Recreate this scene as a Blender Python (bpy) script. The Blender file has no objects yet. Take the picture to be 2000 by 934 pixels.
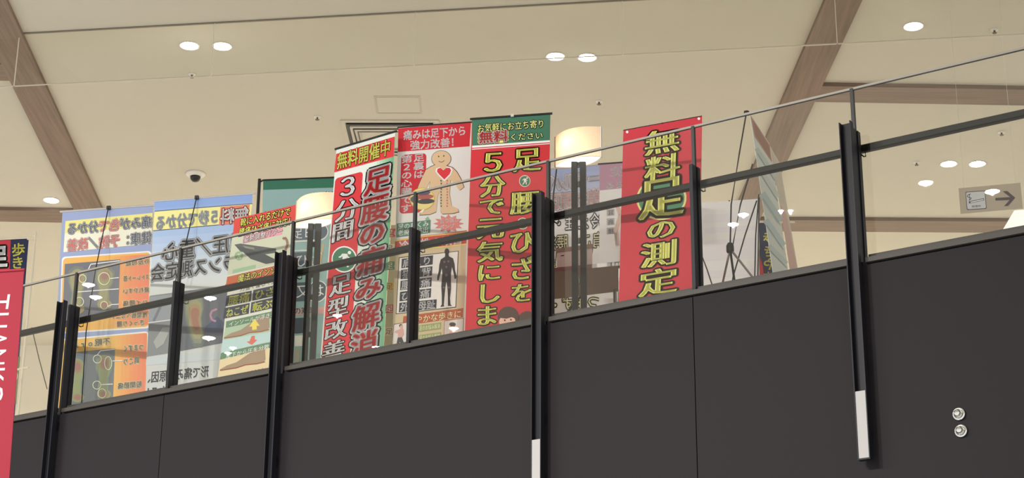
import bpy, math, random
from mathutils import Vector, Matrix

random.seed(4)
SC = bpy.context.scene
COL = SC.collection

# ------------------------------------------------------------------ camera
F, CX, CY = 3707.0, 1000.0, 467.0            # focal length in pixels of the 2000 x 934 frame
_u = Vector((75.0, 10117.0, -F)).normalized()  # world up seen from the camera
_v = Vector((0, 0, -1))
_h = (_v - _u * _v.dot(_u)).normalized()
_r = _h.cross(_u)
CAM = Vector((0, 0, 1.6))
cam = bpy.data.objects.new('camera', bpy.data.cameras.new('camera'))
COL.objects.link(cam)
cam.data.sensor_width = 36.0
cam.data.lens = 36.0 * F / 2000.0
cam.data.clip_end = 200
cam.matrix_world = Matrix(((_r.x, _r.y, _r.z, CAM.x), (_h.x, _h.y, _h.z, CAM.y), (_u.x, _u.y, _u.z, CAM.z), (0, 0, 0, 1)))
SC.camera = cam

# ------------------------------------------------------------------ light of the hall
wd = bpy.data.worlds.new('hall_light')
SC.world = wd
wd.use_nodes = True
wd.node_tree.nodes['Background'].inputs[0].default_value = (0.975, 0.985, 1.0, 1)
wd.node_tree.nodes['Background'].inputs[1].default_value = 1.0
SC.view_settings.view_transform = 'Standard'
SC.view_settings.look = 'None'
SC.view_settings.gamma = 1.0
SC.view_settings.use_curve_mapping = False
SC.view_settings.exposure = 0.0


def area_light(name, loc, sx, sy, watts, rot=(0, 0, 0), col=(1, .95, .87)):
    l = bpy.data.lights.new(name, 'AREA')
    l.shape = 'RECTANGLE'
    l.size, l.size_y, l.energy, l.color = sx, sy, watts, col
    o = bpy.data.objects.new(name, l)
    COL.objects.link(o)
    o.location = loc
    o.rotation_euler = rot
    return o


# ------------------------------------------------------------------ geometry of the place
def ray(x, y):
    c = Vector((x - CX, -(y - CY), -F))
    return Vector((_r.dot(c), _h.dot(c), _u.dot(c)))


def at_plane(x, y, p, n):
    d = ray(x, y)
    return CAM + d * ((p - CAM).dot(n) / d.dot(n))


def at_z(x, y, z):
    d = ray(x, y)
    return CAM + d * ((z - CAM.z) / d.z)


RAIL = Vector((-0.83911, 0.54396, 0)).normalized()     # along the balustrade, to the left and away
OUT = Vector((-RAIL.y, RAIL.x, 0))                     # out of the balustrade, towards the atrium
G0 = at_plane(1071, 314, Vector((0, 12, 0)), Vector((0, 1, 0)))
G0 = Vector((G0.x, G0.y, 0))
Z = Vector((0, 0, 1))
BAY = 1.113
Z_TRIM, Z_GLASS, Z_FLOOR, Z_CEIL = 5.415, 6.569, 5.28, 10.0


def R(s, o, z):
    return G0 + RAIL * s + OUT * o + Z * z


def at_o(x, y, o):
    return at_plane(x, y, R(0, o, 0), OUT)


# ------------------------------------------------------------------ materials
MATS = {}


def lin(c):
    c = c / 255.0
    return c / 12.92 if c <= 0.04045 else ((c + 0.055) / 1.055) ** 2.4


def hexc(h):
    h = h.lstrip('#')
    return tuple(lin(int(h[i:i + 2], 16)) for i in (0, 2, 4)) + (1.0,)


def new_mat(name):
    m = bpy.data.materials.new(name)
    m.use_nodes = True
    return m, m.node_tree, m.node_tree.nodes['Principled BSDF']


def plain(name, col, rough=.6, metal=0.0, emit=0.0, noise=0.0, nscale=40.0, bump=0.0, spec=.5):
    if name in MATS:
        return MATS[name]
    m, nt, b = new_mat(name)
    c = hexc(col) if isinstance(col, str) else col
    b.inputs['Base Color'].default_value = c
    b.inputs['Roughness'].default_value = rough
    b.inputs['Metallic'].default_value = metal
    b.inputs['Specular IOR Level'].default_value = spec
    if emit:
        b.inputs['Emission Color'].default_value = c
        b.inputs['Emission Strength'].default_value = emit
    if noise or bump:
        tc = nt.nodes.new('ShaderNodeTexCoord')
        nz = nt.nodes.new('ShaderNodeTexNoise')
        nz.inputs['Scale'].default_value = nscale
        nz.inputs['Detail'].default_value = 4
        nt.links.new(tc.outputs['Object'], nz.inputs['Vector'])
        if noise:
            mx = nt.nodes.new('ShaderNodeMix')
            mx.data_type = 'RGBA'
            mx.inputs[6].default_value = tuple(x * (1 - noise) for x in c[:3]) + (1,)
            mx.inputs[7].default_value = tuple(min(1, x * (1 + noise)) for x in c[:3]) + (1,)
            nt.links.new(nz.outputs['Fac'], mx.inputs[0])
            nt.links.new(mx.outputs[2], b.inputs['Base Color'])
        if bump:
            bp = nt.nodes.new('ShaderNodeBump')
            bp.inputs['Strength'].default_value = bump
            bp.inputs['Distance'].default_value = .002
            nt.links.new(nz.outputs['Fac'], bp.inputs['Height'])
            nt.links.new(bp.outputs['Normal'], b.inputs['Normal'])
    MATS[name] = m
    return m


def ink(col):
    """flat print on banner cloth"""
    k = 'print_' + col.lstrip('#')
    if k in MATS:
        return MATS[k]
    c = hexc(col)
    return plain(k, tuple(min(.86, x * 1.28) for x in c[:3]) + (1,), rough=.8, spec=.2)


def glass_mat(name, tint, ior=1.5, boost=1.0):
    if name in MATS:
        return MATS[name]
    m = bpy.data.materials.new(name)
    m.use_nodes = True
    nt = m.node_tree
    nt.nodes.clear()
    out = nt.nodes.new('ShaderNodeOutputMaterial')
    tr = nt.nodes.new('ShaderNodeBsdfTransparent')
    tr.inputs[0].default_value = tint
    gl = nt.nodes.new('ShaderNodeBsdfGlossy')
    gl.inputs['Roughness'].default_value = 0.0
    gl.inputs[0].default_value = (1, 1, 1, 1)
    fr = nt.nodes.new('ShaderNodeFresnel')
    fr.inputs[0].default_value = ior
    mu = nt.nodes.new('ShaderNodeMath')
    mu.operation = 'MULTIPLY'
    mu.inputs[1].default_value = boost
    mx = nt.nodes.new('ShaderNodeMixShader')
    nt.links.new(fr.outputs[0], mu.inputs[0])
    nt.links.new(mu.outputs[0], mx.inputs[0])
    nt.links.new(tr.outputs[0], mx.inputs[1])
    nt.links.new(gl.outputs[0], mx.inputs[2])
    nt.links.new(mx.outputs[0], out.inputs[0])
    MATS[name] = m
    return m


def wood_mat(name, axis):
    m, nt, b = new_mat(name)
    tc = nt.nodes.new('ShaderNodeTexCoord')
    mp = nt.nodes.new('ShaderNodeMapping')
    mp.inputs['Scale'].default_value = (.5, 14, 14) if axis == 'x' else (14, .5, 14)
    nz = nt.nodes.new('ShaderNodeTexNoise')
    nz.inputs['Scale'].default_value = 1.6
    nz.inputs['Detail'].default_value = 8
    nz.inputs['Roughness'].default_value = .65
    cr = nt.nodes.new('ShaderNodeValToRGB')
    cr.color_ramp.elements[0].position = .3
    cr.color_ramp.elements[0].color = hexc('#6b594b')
    cr.color_ramp.elements[1].position = .72
    cr.color_ramp.elements[1].color = hexc('#897363')
    nt.links.new(tc.outputs['Object'], mp.inputs[0])
    nt.links.new(mp.outputs[0], nz.inputs['Vector'])
    nt.links.new(nz.outputs['Fac'], cr.inputs[0])
    nt.links.new(cr.outputs[0], b.inputs['Base Color'])
    b.inputs['Roughness'].default_value = .65
    MATS[name] = m
    return m


M_CEIL = plain('ceiling_paint', '#c4beaf', rough=.9, noise=.02, nscale=3)
M_WALL = plain('wall_paint', '#e4dccb', rough=.9)
M_FLOOR = plain('floor_tile', '#dfdad0', rough=.5, noise=.05, nscale=2)
M_FASCIA = plain('fascia_laminate', '#211d20', rough=.6, noise=.06, nscale=350, bump=.15, spec=.15)
M_TRIM = plain('trim_metal', '#3d3934', rough=.5, spec=.3)
M_BLACK = plain('black_metal', '#1a1a20', rough=.5, spec=.25)
M_BLACK2 = plain('black_plastic', '#151515', rough=.5)
M_RAIL = plain('handrail_metal', '#191815', rough=.5, spec=.2)
M_CAP = plain('glass_edge_cap', '#8f887c', rough=.4)
M_GREYM = plain('grey_metal', '#8f8c88', rough=.35, metal=.6)
M_SILVER = plain('silver_metal', '#c9c6c0', rough=.35, metal=.4)
M_CHROME = plain('chrome', '#e8e6e2', rough=.08, metal=1.0)
M_WHITEP = plain('white_plastic', '#dedad2', rough=.5)
M_GLASS = glass_mat('balustrade_glass', (.975, .985, .97, 1), 1.5, 1.75)
M_SMOKE = glass_mat('smoke_curtain_glass', (.955, .965, .94, 1), 1.45, .8)
M_LAMP = plain('lamp_lens', (1, .97, .90, 1), emit=40)
M_STRIP = plain('strip_light_diffuser', '#a5a2a0', rough=.5, emit=.15, spec=.2)


# ------------------------------------------------------------------ mesh helpers
class MB:
    def __init__(self):
        self.v, self.f, self.mi, self.mats = [], [], [], []

    def slot(self, m):
        if m not in self.mats:
            self.mats.append(m)
        return self.mats.index(m)

    def face(self, pts, m):
        i = len(self.v)
        self.v += [Vector(p) for p in pts]
        self.f.append(tuple(range(i, i + len(pts))))
        self.mi.append(self.slot(m))

    def mesh(self, pts, faces, m):
        i = len(self.v)
        self.v += [Vector(p) for p in pts]
        k = self.slot(m)
        for f in faces:
            self.f.append(tuple(i + j for j in f))
            self.mi.append(k)

    def hexa(self, p, m):
        """8 corners: bottom 4 then top 4"""
        self.mesh(p, [(3, 2, 1, 0), (4, 5, 6, 7), (0, 1, 5, 4), (1, 2, 6, 5), (2, 3, 7, 6), (3, 0, 4, 7)], m)

    def rbox(self, s0, s1, o0, o1, z0, z1, m):
        self.hexa([R(s0, o0, z0), R(s1, o0, z0), R(s1, o1, z0), R(s0, o1, z0),
                   R(s0, o0, z1), R(s1, o0, z1), R(s1, o1, z1), R(s0, o1, z1)], m)

    def box(self, x0, x1, y0, y1, z0, z1, m):
        self.hexa([Vector(p) for p in ((x0, y0, z0), (x1, y0, z0), (x1, y1, z0), (x0, y1, z0),
                                       (x0, y0, z1), (x1, y0, z1), (x1, y1, z1), (x0, y1, z1))], m)

    def bar(self, a, b, w, h, m, up=Z):
        d = (b - a).normalized()
        x = d.cross(up)
        if x.length < 1e-3:
            x = d.cross(Vector((1, 0, 0)))
        x.normalize()
        y = x.cross(d)
        q = [x * (w / 2 * i) + y * (h / 2 * j) for i, j in ((-1, -1), (1, -1), (1, 1), (-1, 1))]
        self.hexa([a + k for k in q] + [b + k for k in q], m)

    def tube(self, pts, r, m, n=8):
        rings = []
        for i, p in enumerate(pts):
            d = (pts[min(i + 1, len(pts) - 1)] - pts[max(i - 1, 0)]).normalized()
            x = d.cross(Z if abs(d.z) < .95 else Vector((1, 0, 0))).normalized()
            y = x.cross(d)
            rings.append([p + x * (r * math.cos(6.2832 * k / n)) + y * (r * math.sin(6.2832 * k / n)) for k in range(n)])
        v = [q for g in rings for q in g]
        f = [(i * n + k, i * n + (k + 1) % n, (i + 1) * n + (k + 1) % n, (i + 1) * n + k) for i in range(len(pts) - 1) for k in range(n)]
        f += [tuple(reversed(range(n))), tuple(range((len(pts) - 1) * n, len(pts) * n))]
        self.mesh(v, f, m)

    def lathe(self, c, prof, m, n=28, ax=(Vector((1, 0, 0)), Vector((0, 1, 0)), Z)):
        """prof: (radius, height along third axis)"""
        v = []
        for r, h in prof:
            for k in range(n):
                a = 6.283185 * k / n
                v.append(c + ax[0] * (r * math.cos(a)) + ax[1] * (r * math.sin(a)) + ax[2] * h)
        f = [(i * n + k, i * n + (k + 1) % n, (i + 1) * n + (k + 1) % n, (i + 1) * n + k) for i in range(len(prof) - 1) for k in range(n)]
        if prof[0][0] > 1e-5:
            f.append(tuple(reversed(range(n))))
        if prof[-1][0] > 1e-5:
            f.append(tuple(range((len(prof) - 1) * n, len(prof) * n)))
        self.mesh(v, f, m)

    def build(self, name, parent=None, label=None, smooth=False):
        base = parent['_b'] if parent is not None and '_b' in parent else (0, 0, 0)
        base = Vector(base)
        me = bpy.data.meshes.new(name)
        me.from_pydata([tuple(p - base) for p in self.v], [], self.f)
        for m in self.mats:
            me.materials.append(m)
        me.polygons.foreach_set('material_index', self.mi)
        if smooth:
            me.polygons.foreach_set('use_smooth', [True] * len(me.polygons))
        me.update()
        o = bpy.data.objects.new(name, me)
        COL.objects.link(o)
        if parent is not None:
            o.parent = parent
            o['_b'] = tuple(base)
        if label:
            o['label'] = label
        return o


def thing(name, label, cat, base, group=None, kind=None):
    o = bpy.data.objects.new(name, None)
    o.empty_display_size = .1
    COL.objects.link(o)
    o.location = base
    o['_b'] = tuple(base)
    if label:
        o['label'] = label
    if cat:
        o['category'] = cat
    if group:
        o['group'] = group
    if kind:
        o['kind'] = kind
    return o


def tag(o, label, cat=None, group=None, kind=None):
    o['label'] = label
    if cat:
        o['category'] = cat
    if group:
        o['group'] = group
    if kind:
        o['kind'] = kind
    return o


# ------------------------------------------------------------------ glyphs (Blender's own built-in font)
GLY = {}


def glyph(ch):
    if ch not in GLY:
        cu = bpy.data.curves.new('glyph', 'FONT')
        cu.body = ch
        cu.fill_mode = 'FRONT'
        cu.resolution_u = 2
        ob = bpy.data.objects.new('glyph', cu)
        COL.objects.link(ob)
        dg = bpy.context.evaluated_depsgraph_get()
        ev = ob.evaluated_get(dg)
        me = ev.to_mesh()
        vs = [(v.co.x, v.co.y) for v in me.vertices]
        fs = [tuple(p.vertices) for p in me.polygons]
        ev.to_mesh_clear()
        bpy.data.objects.remove(ob)
        bpy.data.curves.remove(cu)
        if vs and ord(ch) < 0x2000:      # narrow letters: centre them in the square cell
            x0, x1 = min(v[0] for v in vs), max(v[0] for v in vs)
            sx = 1.05
            vs = [((v[0] - (x0 + x1) / 2) * sx + .5, v[1] * 1.1) for v in vs]
        GLY[ch] = (vs, fs)
    return GLY[ch]


for _c in ('無料足の測定会開催中３分間型改善腰痛み解消は下から強力！裏第２心臓です気軽にお立ち寄りください５元しまひざを'
           '冷え性肩こり猫背外反母趾かな歩きむくみ老廃物排出折返ポンプ軽やお悩靴入れるだけで対応姿勢調整パワーー魔法インソル優支ねぜ転ぶ'
           '浮沈圧散色健康：予防／ストレート首疲すい椎間板ヘニアぎっり眠片つまずこ関節股秒重心バラ形原因、策わ崩・膝決方イベ喫煙所耳又'):
    glyph(_c)

# ================================================================== STRUCTURE
# upper floor
m = MB()
p = [R(9, -.02, 0), R(-7, -.02, 0), Vector((16, 28, 0)), Vector((-16, 28, 0))]
m.hexa([q + Z * (Z_FLOOR - .5) for q in p] + [q + Z * Z_FLOOR for q in p], M_FLOOR)
tag(m.build('floor'), 'pale tiled floor of the upper storey behind the balustrade', kind='structure')
# ceiling
m = MB()
m.box(-24, 16, -14, 28, Z_CEIL, Z_CEIL + .2, M_CEIL)
tag(m.build('ceiling'), 'flat beige painted ceiling of the hall', kind='structure')
# back wall
m = MB()
m.box(-16, 16, 27.8, 28, Z_FLOOR, Z_CEIL, M_WALL)
tag(m.build('wall_back'), 'cream wall at the far side of the upper floor', kind='structure')

# timber beams on the ceiling
BD = Vector((-.036, 1, 0)).normalized()      # main beams run away from the camera
BC = Vector((BD.y, -BD.x, 0))                # cross beams
M_WOODY, M_WOODX = wood_mat('timber_grain_along', 'y'), wood_mat('timber_grain_across', 'x')


def beam(name, a, b, w, drop, mat, label):
    d = (b - a).normalized()
    rt = d.cross(Z).normalized()
    mm = MB()
    q = [a - rt * w / 2, a + rt * w / 2, b + rt * w / 2, b - rt * w / 2]
    mm.hexa([k - Z * drop for k in q] + [k + Z * .02 for k in q], mat)
    o = mm.build(name)
    tag(o, label, kind='structure')
    return o


def ceil_mid(xa, xb, y):
    return (at_z(xa, y, Z_CEIL - .05) + at_z(xb, y, Z_CEIL - .05)) / 2


L1 = (at_z(18, 163, 9.95) + at_z(89, 163, 9.95)) / 2
L2 = (at_z(143, 410, 9.95) + at_z(199, 408, 9.95)) / 2
dl = (L2 - L1).normalized()
R1 = (at_z(1612, 0, 9.95) + at_z(1685, 0, 9.95)) / 2
R2 = (at_z(1473, 330, 9.95) + at_z(1528.6, 330, 9.95)) / 2
dr = (R2 - R1).normalized()
WB = .35
z0 = lambda p: Vector((p.x, p.y, Z_CEIL))
beam('trim_1', z0(L1 - dl * 9), z0(L2 + dl * 6), WB, .05, M_WOODY, 'brown timber beam running diagonally across the left of the ceiling')
beam('trim_2', z0(R1 - dr * 7), z0(R2 + dr * 7), WB, .05, M_WOODY, 'brown timber beam running diagonally down the right of the ceiling')


def cross_beam(name, pa, pb, pc, pd, left, label):
    """pa-pb upper edge pixels, pc-pd lower edge pixels"""
    a = (at_z(*pa, 9.95) + at_z(*pc, 9.95)) / 2
    b = (at_z(*pb, 9.95) + at_z(*pd, 9.95)) / 2
    w = .40
    d = (b - a).normalized()
    if left:
        a = a - d * 6
    else:
        b = b + d * 6
    beam(name, z0(a), z0(b), w, .046, M_WOODX, label)


cross_beam('trim_3', (0, 124), (40, 124.6), (0, 161), (40, 161.6), True, 'short brown cross beam meeting the left beam near the top corner')
cross_beam('trim_4', (0, 410), (165, 413), (0, 435), (165, 438), True, 'brown cross beam behind the top of the leftmost blue banner')
cross_beam('trim_5', (1570, 165), (2000, 174), (1570, 203), (2000, 209), False, 'brown cross beam at upper right below the glass smoke curtain')
cross_beam('trim_6', (1475, 428), (1960, 431), (1475, 455), (1960, 458), False, 'brown cross beam low on the right behind the smoking sign')

# fascia
fas = thing('wall_fascia', 'dark grey panelled fascia of the upper floor edge', None, R(0, .07, 3.4), kind='structure')
for i in (-9, -5, -1, 3):
    m = MB()
    m.rbox(i * BAY + .003, (i + 4) * BAY - .003, .045, .072, 3.4, Z_TRIM - .042, M_FASCIA)
    m.build('panel', fas)
m = MB()
m.rbox(-6 * BAY, 6 * BAY, .0, .044, 3.4, Z_TRIM - .01, M_BLACK2)
m.build('backing', fas)
for i in range(-6, 6, 2):
    m = MB()
    m.rbox(i * BAY + .055, (i + 2) * BAY - .055, .03, .088, Z_TRIM - .03, Z_TRIM, M_TRIM)
    m.build('cap_trim', fas)
    m = MB()
    m.rbox(i * BAY + .055, (i + 2) * BAY - .055, .012, .032, Z_TRIM - .02, Z_TRIM + .035, M_TRIM)
    m.build('glazing_channel', fas)

# ================================================================== BALUSTRADE
bal = thing('glass_balustrade', 'frameless glass balustrade with black posts and flat handrail above the dark fascia', 'balustrade', R(0, 0, Z_FLOOR))
Z_POST = 6.285
for i in range(-6, 6):
    s0, s1 = i * BAY + .006, (i + 1) * BAY - .006
    m = MB()
    m.face([R(s1, 0, Z_TRIM - .02), R(s0, 0, Z_TRIM - .02), R(s0, 0, Z_GLASS - .012), R(s1, 0, Z_GLASS - .012)], M_GLASS)
    pane = m.build('glass_pane', bal)
    m = MB()
    m.rbox(s0 - .005, s1 + .005, -.007, .007, Z_GLASS - .010, Z_GLASS + .004, M_CAP)
    m.build('edge_cap', pane, 'polished glass top edge')
    m = MB()
    m.rbox(s0 - .005, s1 + .005, -.004, .006, Z_GLASS - .0145, Z_GLASS - .0105, M_BLACK2)
    m.build('edge_line', pane)
for i in range(-6, 7):
    s = i * BAY
    m = MB()
    m.rbox(s - .012, s + .012, -.050, .052, Z_FLOOR, Z_POST, M_BLACK)
    m.rbox(s - .019, s - .012, -.048, -.008, Z_FLOOR, Z_POST - .002, M_BLACK)
    m.rbox(s + .012, s + .019, -.048, -.008, Z_FLOOR, Z_POST - .002, M_BLACK)
    m.build('post', bal)
    m = MB()
    m.rbox(s - .0105, s + .0105, -.012, .012, Z_POST - .02, Z_GLASS - .002, M_BLACK2)
    m.build('joint_strip', bal)
    m = MB()
    m.tube([R(s - .019, -.04, 6.135), R(s - .028, -.06, 6.125), R(s - .03, -.085, 6.135), R(s - .03, -.085, 6.166)], .0045, M_BLACK, 6)
    m.build('rail_bracket', bal)
m = MB()
prof = [(-.022, -.016), (-.014, -.024), (.014, -.024), (.022, -.016), (.022, .016), (.014, .024), (-.014, .024), (-.022, .016)]
a = [R(-6 * BAY, -.085 + x, 6.188 + y) for x, y in prof]
b = [R(6 * BAY, -.085 + x, 6.188 + y) for x, y in prof]
m.mesh(a + b, [(k, (k + 1) % 8, 8 + (k + 1) % 8, 8 + k) for k in range(8)] + [tuple(range(8)), tuple(range(8, 16))], M_RAIL)
m.build('handrail', bal)

# facade posts: black channels in front of the fascia, open to the front, with a strip light low in them
names = {-4: None, -2: 'black channel post on the fascia at right, its white strip light fully in view',
         0: 'black channel post at the centre, its white strip light cut by the frame',
         2: 'black channel post on the fascia between the insole banner and the lamp post',
         4: 'black channel post at far left beside the leftmost blue banner'}
Z_CH0, Z_STRIP = 4.18, 4.582
for i in (-2, 0, 2, 4):
    s = i * BAY
    t = thing('channel_post', names[i], 'post', R(s, .12, Z_CH0), 'channel posts on the fascia')
    m = MB()
    m.rbox(s - .036, s + .036, .108, .114, Z_CH0, 6.29, M_BLACK)
    m.rbox(s - .038, s - .032, .108, .152, Z_CH0, 6.29, M_BLACK)
    m.rbox(s + .032, s + .038, .108, .152, Z_CH0, 6.29, M_BLACK)
    m.rbox(s - .038, s + .038, .108, .152, Z_CH0 - .006, Z_CH0, M_BLACK)
    m.build('channel', t)
    for zz in (4.3, 4.7, 5.25):
        m = MB()
        m.rbox(s - .02, s + .02, .0725, .1075, zz, zz + .06, M_BLACK)
        m.build('fixing', t)
    m = MB()
    m.rbox(s - .0315, s + .0315, .118, .149, Z_CH0 + .004, Z_STRIP, M_STRIP)
    m.build('strip_light', t, 'white strip light diffuser')

# ================================================================== CEILING FITTINGS
# hanging glass smoke curtain
sa, sb = at_z(0, 67, Z_CEIL), at_z(1215, 0, Z_CEIL)
sd = (sb - sa).normalized()
sn = sd.cross(Z).normalized()
j0 = at_plane(27, 170, sa, sn)
j0.z = Z_CEIL
sm = thing('smoke_curtain', 'clear glass smoke curtain hanging from the ceiling along the top', 'glass screen', j0 - Z * .58)
ZB = 9.425
M_EDGE = plain('glass_edge', '#c6beac', rough=.15)
M_JOINT = plain('clear_sealant', '#d9d2c2', rough=.3)
for k in range(-2, 5):
    a, b = j0 + sd * (2.004 * k + .006), j0 + sd * (2.004 * (k + 1) - .006)
    m = MB()
    m.face([a + Z * (ZB - Z_CEIL), b + Z * (ZB - Z_CEIL), b, a], M_SMOKE)
    m.build('glass_pane', sm)
    m = MB()
    m.bar(a + Z * (ZB - Z_CEIL - .004), b + Z * (ZB - Z_CEIL - .004), .01, .010, M_EDGE)
    m.build('bottom_edge', sm)
    m = MB()
    m.bar(a - sd * .006 + Z * (ZB - Z_CEIL), a - sd * .006, .012, .007, M_JOINT, sd)
    m.build('joint_strip', sm)
m = MB()
m.bar(j0 - sd * 5 - Z * .006, j0 + sd * 11 - Z * .006, .02, .012, plain('curtain_rail', '#7b7364', rough=.6))
m.build('top_rail', sm)


def downlight(c, label, r=.088, z=Z_CEIL, watts=145, spread=2.4):
    c = Vector((c.x, c.y, z))
    t = thing('downlight', label, 'ceiling light', c, 'round ceiling downlights')
    m = MB()
    m.lathe(c, [(r + .014, .0), (r + .013, -.006), (r + .003, -.007), (r, -.002), (r - .002, .0)], M_WHITEP, 32)
    m.build('trim_ring', t, smooth=True)
    m = MB()
    m.lathe(c, [(r - .002, -.003), (r * .8, -.012), (r * .45, -.018), (.0, -.02)], M_LAMP, 32)
    m.build('lens', t, smooth=True)
    l = bpy.data.lights.new('downlight_beam', 'SPOT')
    l.energy, l.spot_size, l.spot_blend, l.shadow_soft_size, l.color = watts, spread, .8, .012, (1, .95, .88)
    o = bpy.data.objects.new('downlight_beam', l)
    COL.objects.link(o)
    o.parent = t
    o.location = (0, 0, -.032)
    return t


for x, y, lb in ((370, 89, 'left downlight of the pair at upper left'), (434, 90, 'right downlight of the pair at upper left'),
                 (1085, 110, 'left downlight of the pair above the red banners'), (1147, 112, 'right downlight of the pair above the red banners'),
                 (100, 391, 'single bright downlight just above the left cross beam'),
                 (1784, 51, 'single downlight at upper right between the beam and the frame edge'),
                 (1853, 320, 'left downlight of the pair at right above the smoking sign'),
                 (1909, 320, 'right downlight of the pair at right above the smoking sign')):
    downlight(at_z(x, y, Z_CEIL), lb)

# downlights over the atrium (seen mirrored in the balustrade glass)
for x, y, rr, lb in ((173, 556, .088, 'upper spot on the orange heat-map panel'), (187, 580, .088, 'lower spot on the orange heat-map panel'),
                     (411, 582, .088, 'thin spot above the single foot scan'), (408, 660, .1, 'large spot beside the single foot scan'),
                     (455, 679, .06, 'upper small spot on the lower foot picture'), (445, 689, .06, 'lower small spot on the lower foot picture'),
                     (659, 616, .07, 'spot on the red column of the tall banner'), (735, 678, .07, 'upper spot near the foot of the tall red banner'),
                     (712, 687, .07, 'lower spot near the foot of the tall red banner'), (886, 641, .07, 'spot on the small portrait under the silhouette'),
                     (1452, 419, .07, 'upper spot on the pale banner reverse'), (1432, 438, .07, 'lower spot on the pale banner reverse'),
                     (1525, 411, .035, 'left of two small spots on the edge-on banner'), (1544, 411, .035, 'right of two small spots on the edge-on banner'),
                     (1808, 357, .088, 'single spot left of the smoking sign'), (1938, 374, .088, 'spot over the smoking sign')):
    p = at_o(x, y, 0)
    d = ray(x, y).normalized()
    d = d - OUT * (2 * d.dot(OUT))
    q = p + d * ((Z_CEIL - p.z) / d.z)
    downlight(q, 'atrium downlight mirrored in the glass, ' + lb, r=rr, watts=450 + 1300 * (x / 1938.0) ** 1.5, spread=3.08)

for k in range(5):  # added row out of view, there to brighten the far part of the ceiling
    downlight(Vector((-9 + 4.5 * k, 26.3, Z_CEIL)), ('first', 'second', 'third', 'fourth', 'fifth')[k] + ' added downlight from the left in the unseen row along the back wall', watts=800)

# dome camera
c = at_z(382, 339, Z_CEIL)
t = thing('dome_camera', 'small dome security camera with a dark lens on the ceiling', 'camera', c)
m = MB()
m.lathe(c, [(.118, .0), (.117, -.012), (.100, -.030), (.07, -.040), (.062, -.040)], M_WHITEP, 28)
m.build('housing', t, smooth=True)
m = MB()
m.lathe(c - Z * .04, [(.062, .0), (.060, -.02), (.050, -.045), (.030, -.062), (0, -.068)], plain('dark_dome', '#141414', rough=.08), 24)
m.build('dome', t, smooth=True)

for x, y, lb in ((620, 228, 'tiny ceiling sprinkler left of the open hatch'), (375, 145, 'tiny dark ceiling sprinkler under the left pair of downlights'),
                 (1170, 198, 'tiny dark ceiling sprinkler above the standing lamp at centre'), (1942, 58, 'tiny ceiling sprinkler at top right on the glass curtain line'),
                 (1790, 317, 'tiny dark ceiling sprinkler left of the pair of lights at right'), (1956, 258, 'tiny ceiling sprinkler above the smoking sign')):
    c = at_z(x, y, Z_CEIL)
    t = thing('sprinkler', lb, 'sprinkler', c, 'ceiling sprinklers')
    m = MB()
    m.lathe(c, [(.04, 0), (.038, -.006), (.018, -.012), (.012, -.012)], M_WHITEP, 18)
    m.build('escutcheon', t, smooth=True)
    m = MB()
    m.lathe(c - Z * .012, [(.010, 0), (.008, -.02), (.022, -.022), (.022, -.027), (0, -.028)], plain('sprinkler_brass', '#5a4d3c', rough=.4, metal=.5), 14)
    m.build('deflector', t)

# open ceiling hatch behind the red banner, access panel above it
def ceil_frame(mb, quad, w, h0, h1, mat):
    """frame around a pixel quad on the ceiling; w metres wide, from z h0 to h1 below the ceiling"""
    q = [at_z(x, y, Z_CEIL) for x, y in quad]
    cen = sum(q, Vector()) / 4
    inn = []
    for i in range(4):
        e1 = (q[(i + 1) % 4] - q[i]).normalized()
        e2 = (q[i - 1] - q[i]).normalized()
        inn.append(q[i] + (e1 + e2) * w)
    for i in range(4):
        j = (i + 1) % 4
        p4 = [q[i], q[j], inn[j], inn[i]]
        mb.hexa([p - Z * h1 for p in p4] + [p - Z * h0 for p in p4], mat)
    return inn


hq = [(676, 240), (846, 240), (850, 300), (690, 300)]
t = thing('ceiling_hatch', 'square ceiling vent with stepped dark and cream frames behind the red banner', 'vent', at_z(760, 270, Z_CEIL))
m = MB()
i1 = ceil_frame(m, [(664, 234), (858, 234), (864, 306), (682, 306)], .05, 0, .012, M_CEIL)
m.build('outer_frame', t)
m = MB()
ceil_frame(m, hq, .03, 0, .02, M_BLACK2)  # black frame set inside the cream outer one
m.build('black_frame', t)
m = MB()
ceil_frame(m, [(683, 243.5), (840, 243.5), (843, 297), (696, 297)], .035, 0, .03, M_CEIL)
m.build('inner_frame', t)
m = MB()
ceil_frame(m, [(689, 247), (832, 247), (836, 293), (701, 293)], .012, 0, .034, M_BLACK2)
m.build('groove', t)
m = MB()
ceil_frame(m, [(692, 249), (829, 249), (833, 291), (704, 291)], .06, 0, .03, M_CEIL)
m.build('flap_frame', t)
m = MB()
q = [at_z(x, y, Z_CEIL) for x, y in ((700, 254), (822, 254), (826, 286), (709, 286))]
m.hexa([p - Z * .02 for p in q] + [p for p in q], M_CEIL)
ceil_frame(m, [(698, 252), (824, 252), (828, 288), (707, 288)], .015, 0, .036, plain('groove_grey', '#6d675c', rough=.8))
m.build('flap', t)
t = thing('access_panel', 'flush beige access panel outlined in the ceiling above the hatch', 'panel', at_z(776, 206, Z_CEIL))
m = MB()
ceil_frame(m, [(730, 187), (821, 187), (824, 222), (735, 222)], .022, 0, .004, plain('panel_joint', '#b9b2a2', rough=.9))
m.build('panel_frame', t)
m = MB()
q = [at_z(x, y, Z_CEIL) for x, y in ((735, 190), (817, 190), (820, 219), (739, 219))]
m.hexa([p - Z * .004 for p in q] + [p for p in q], M_CEIL)
m.build('panel', t)

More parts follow.
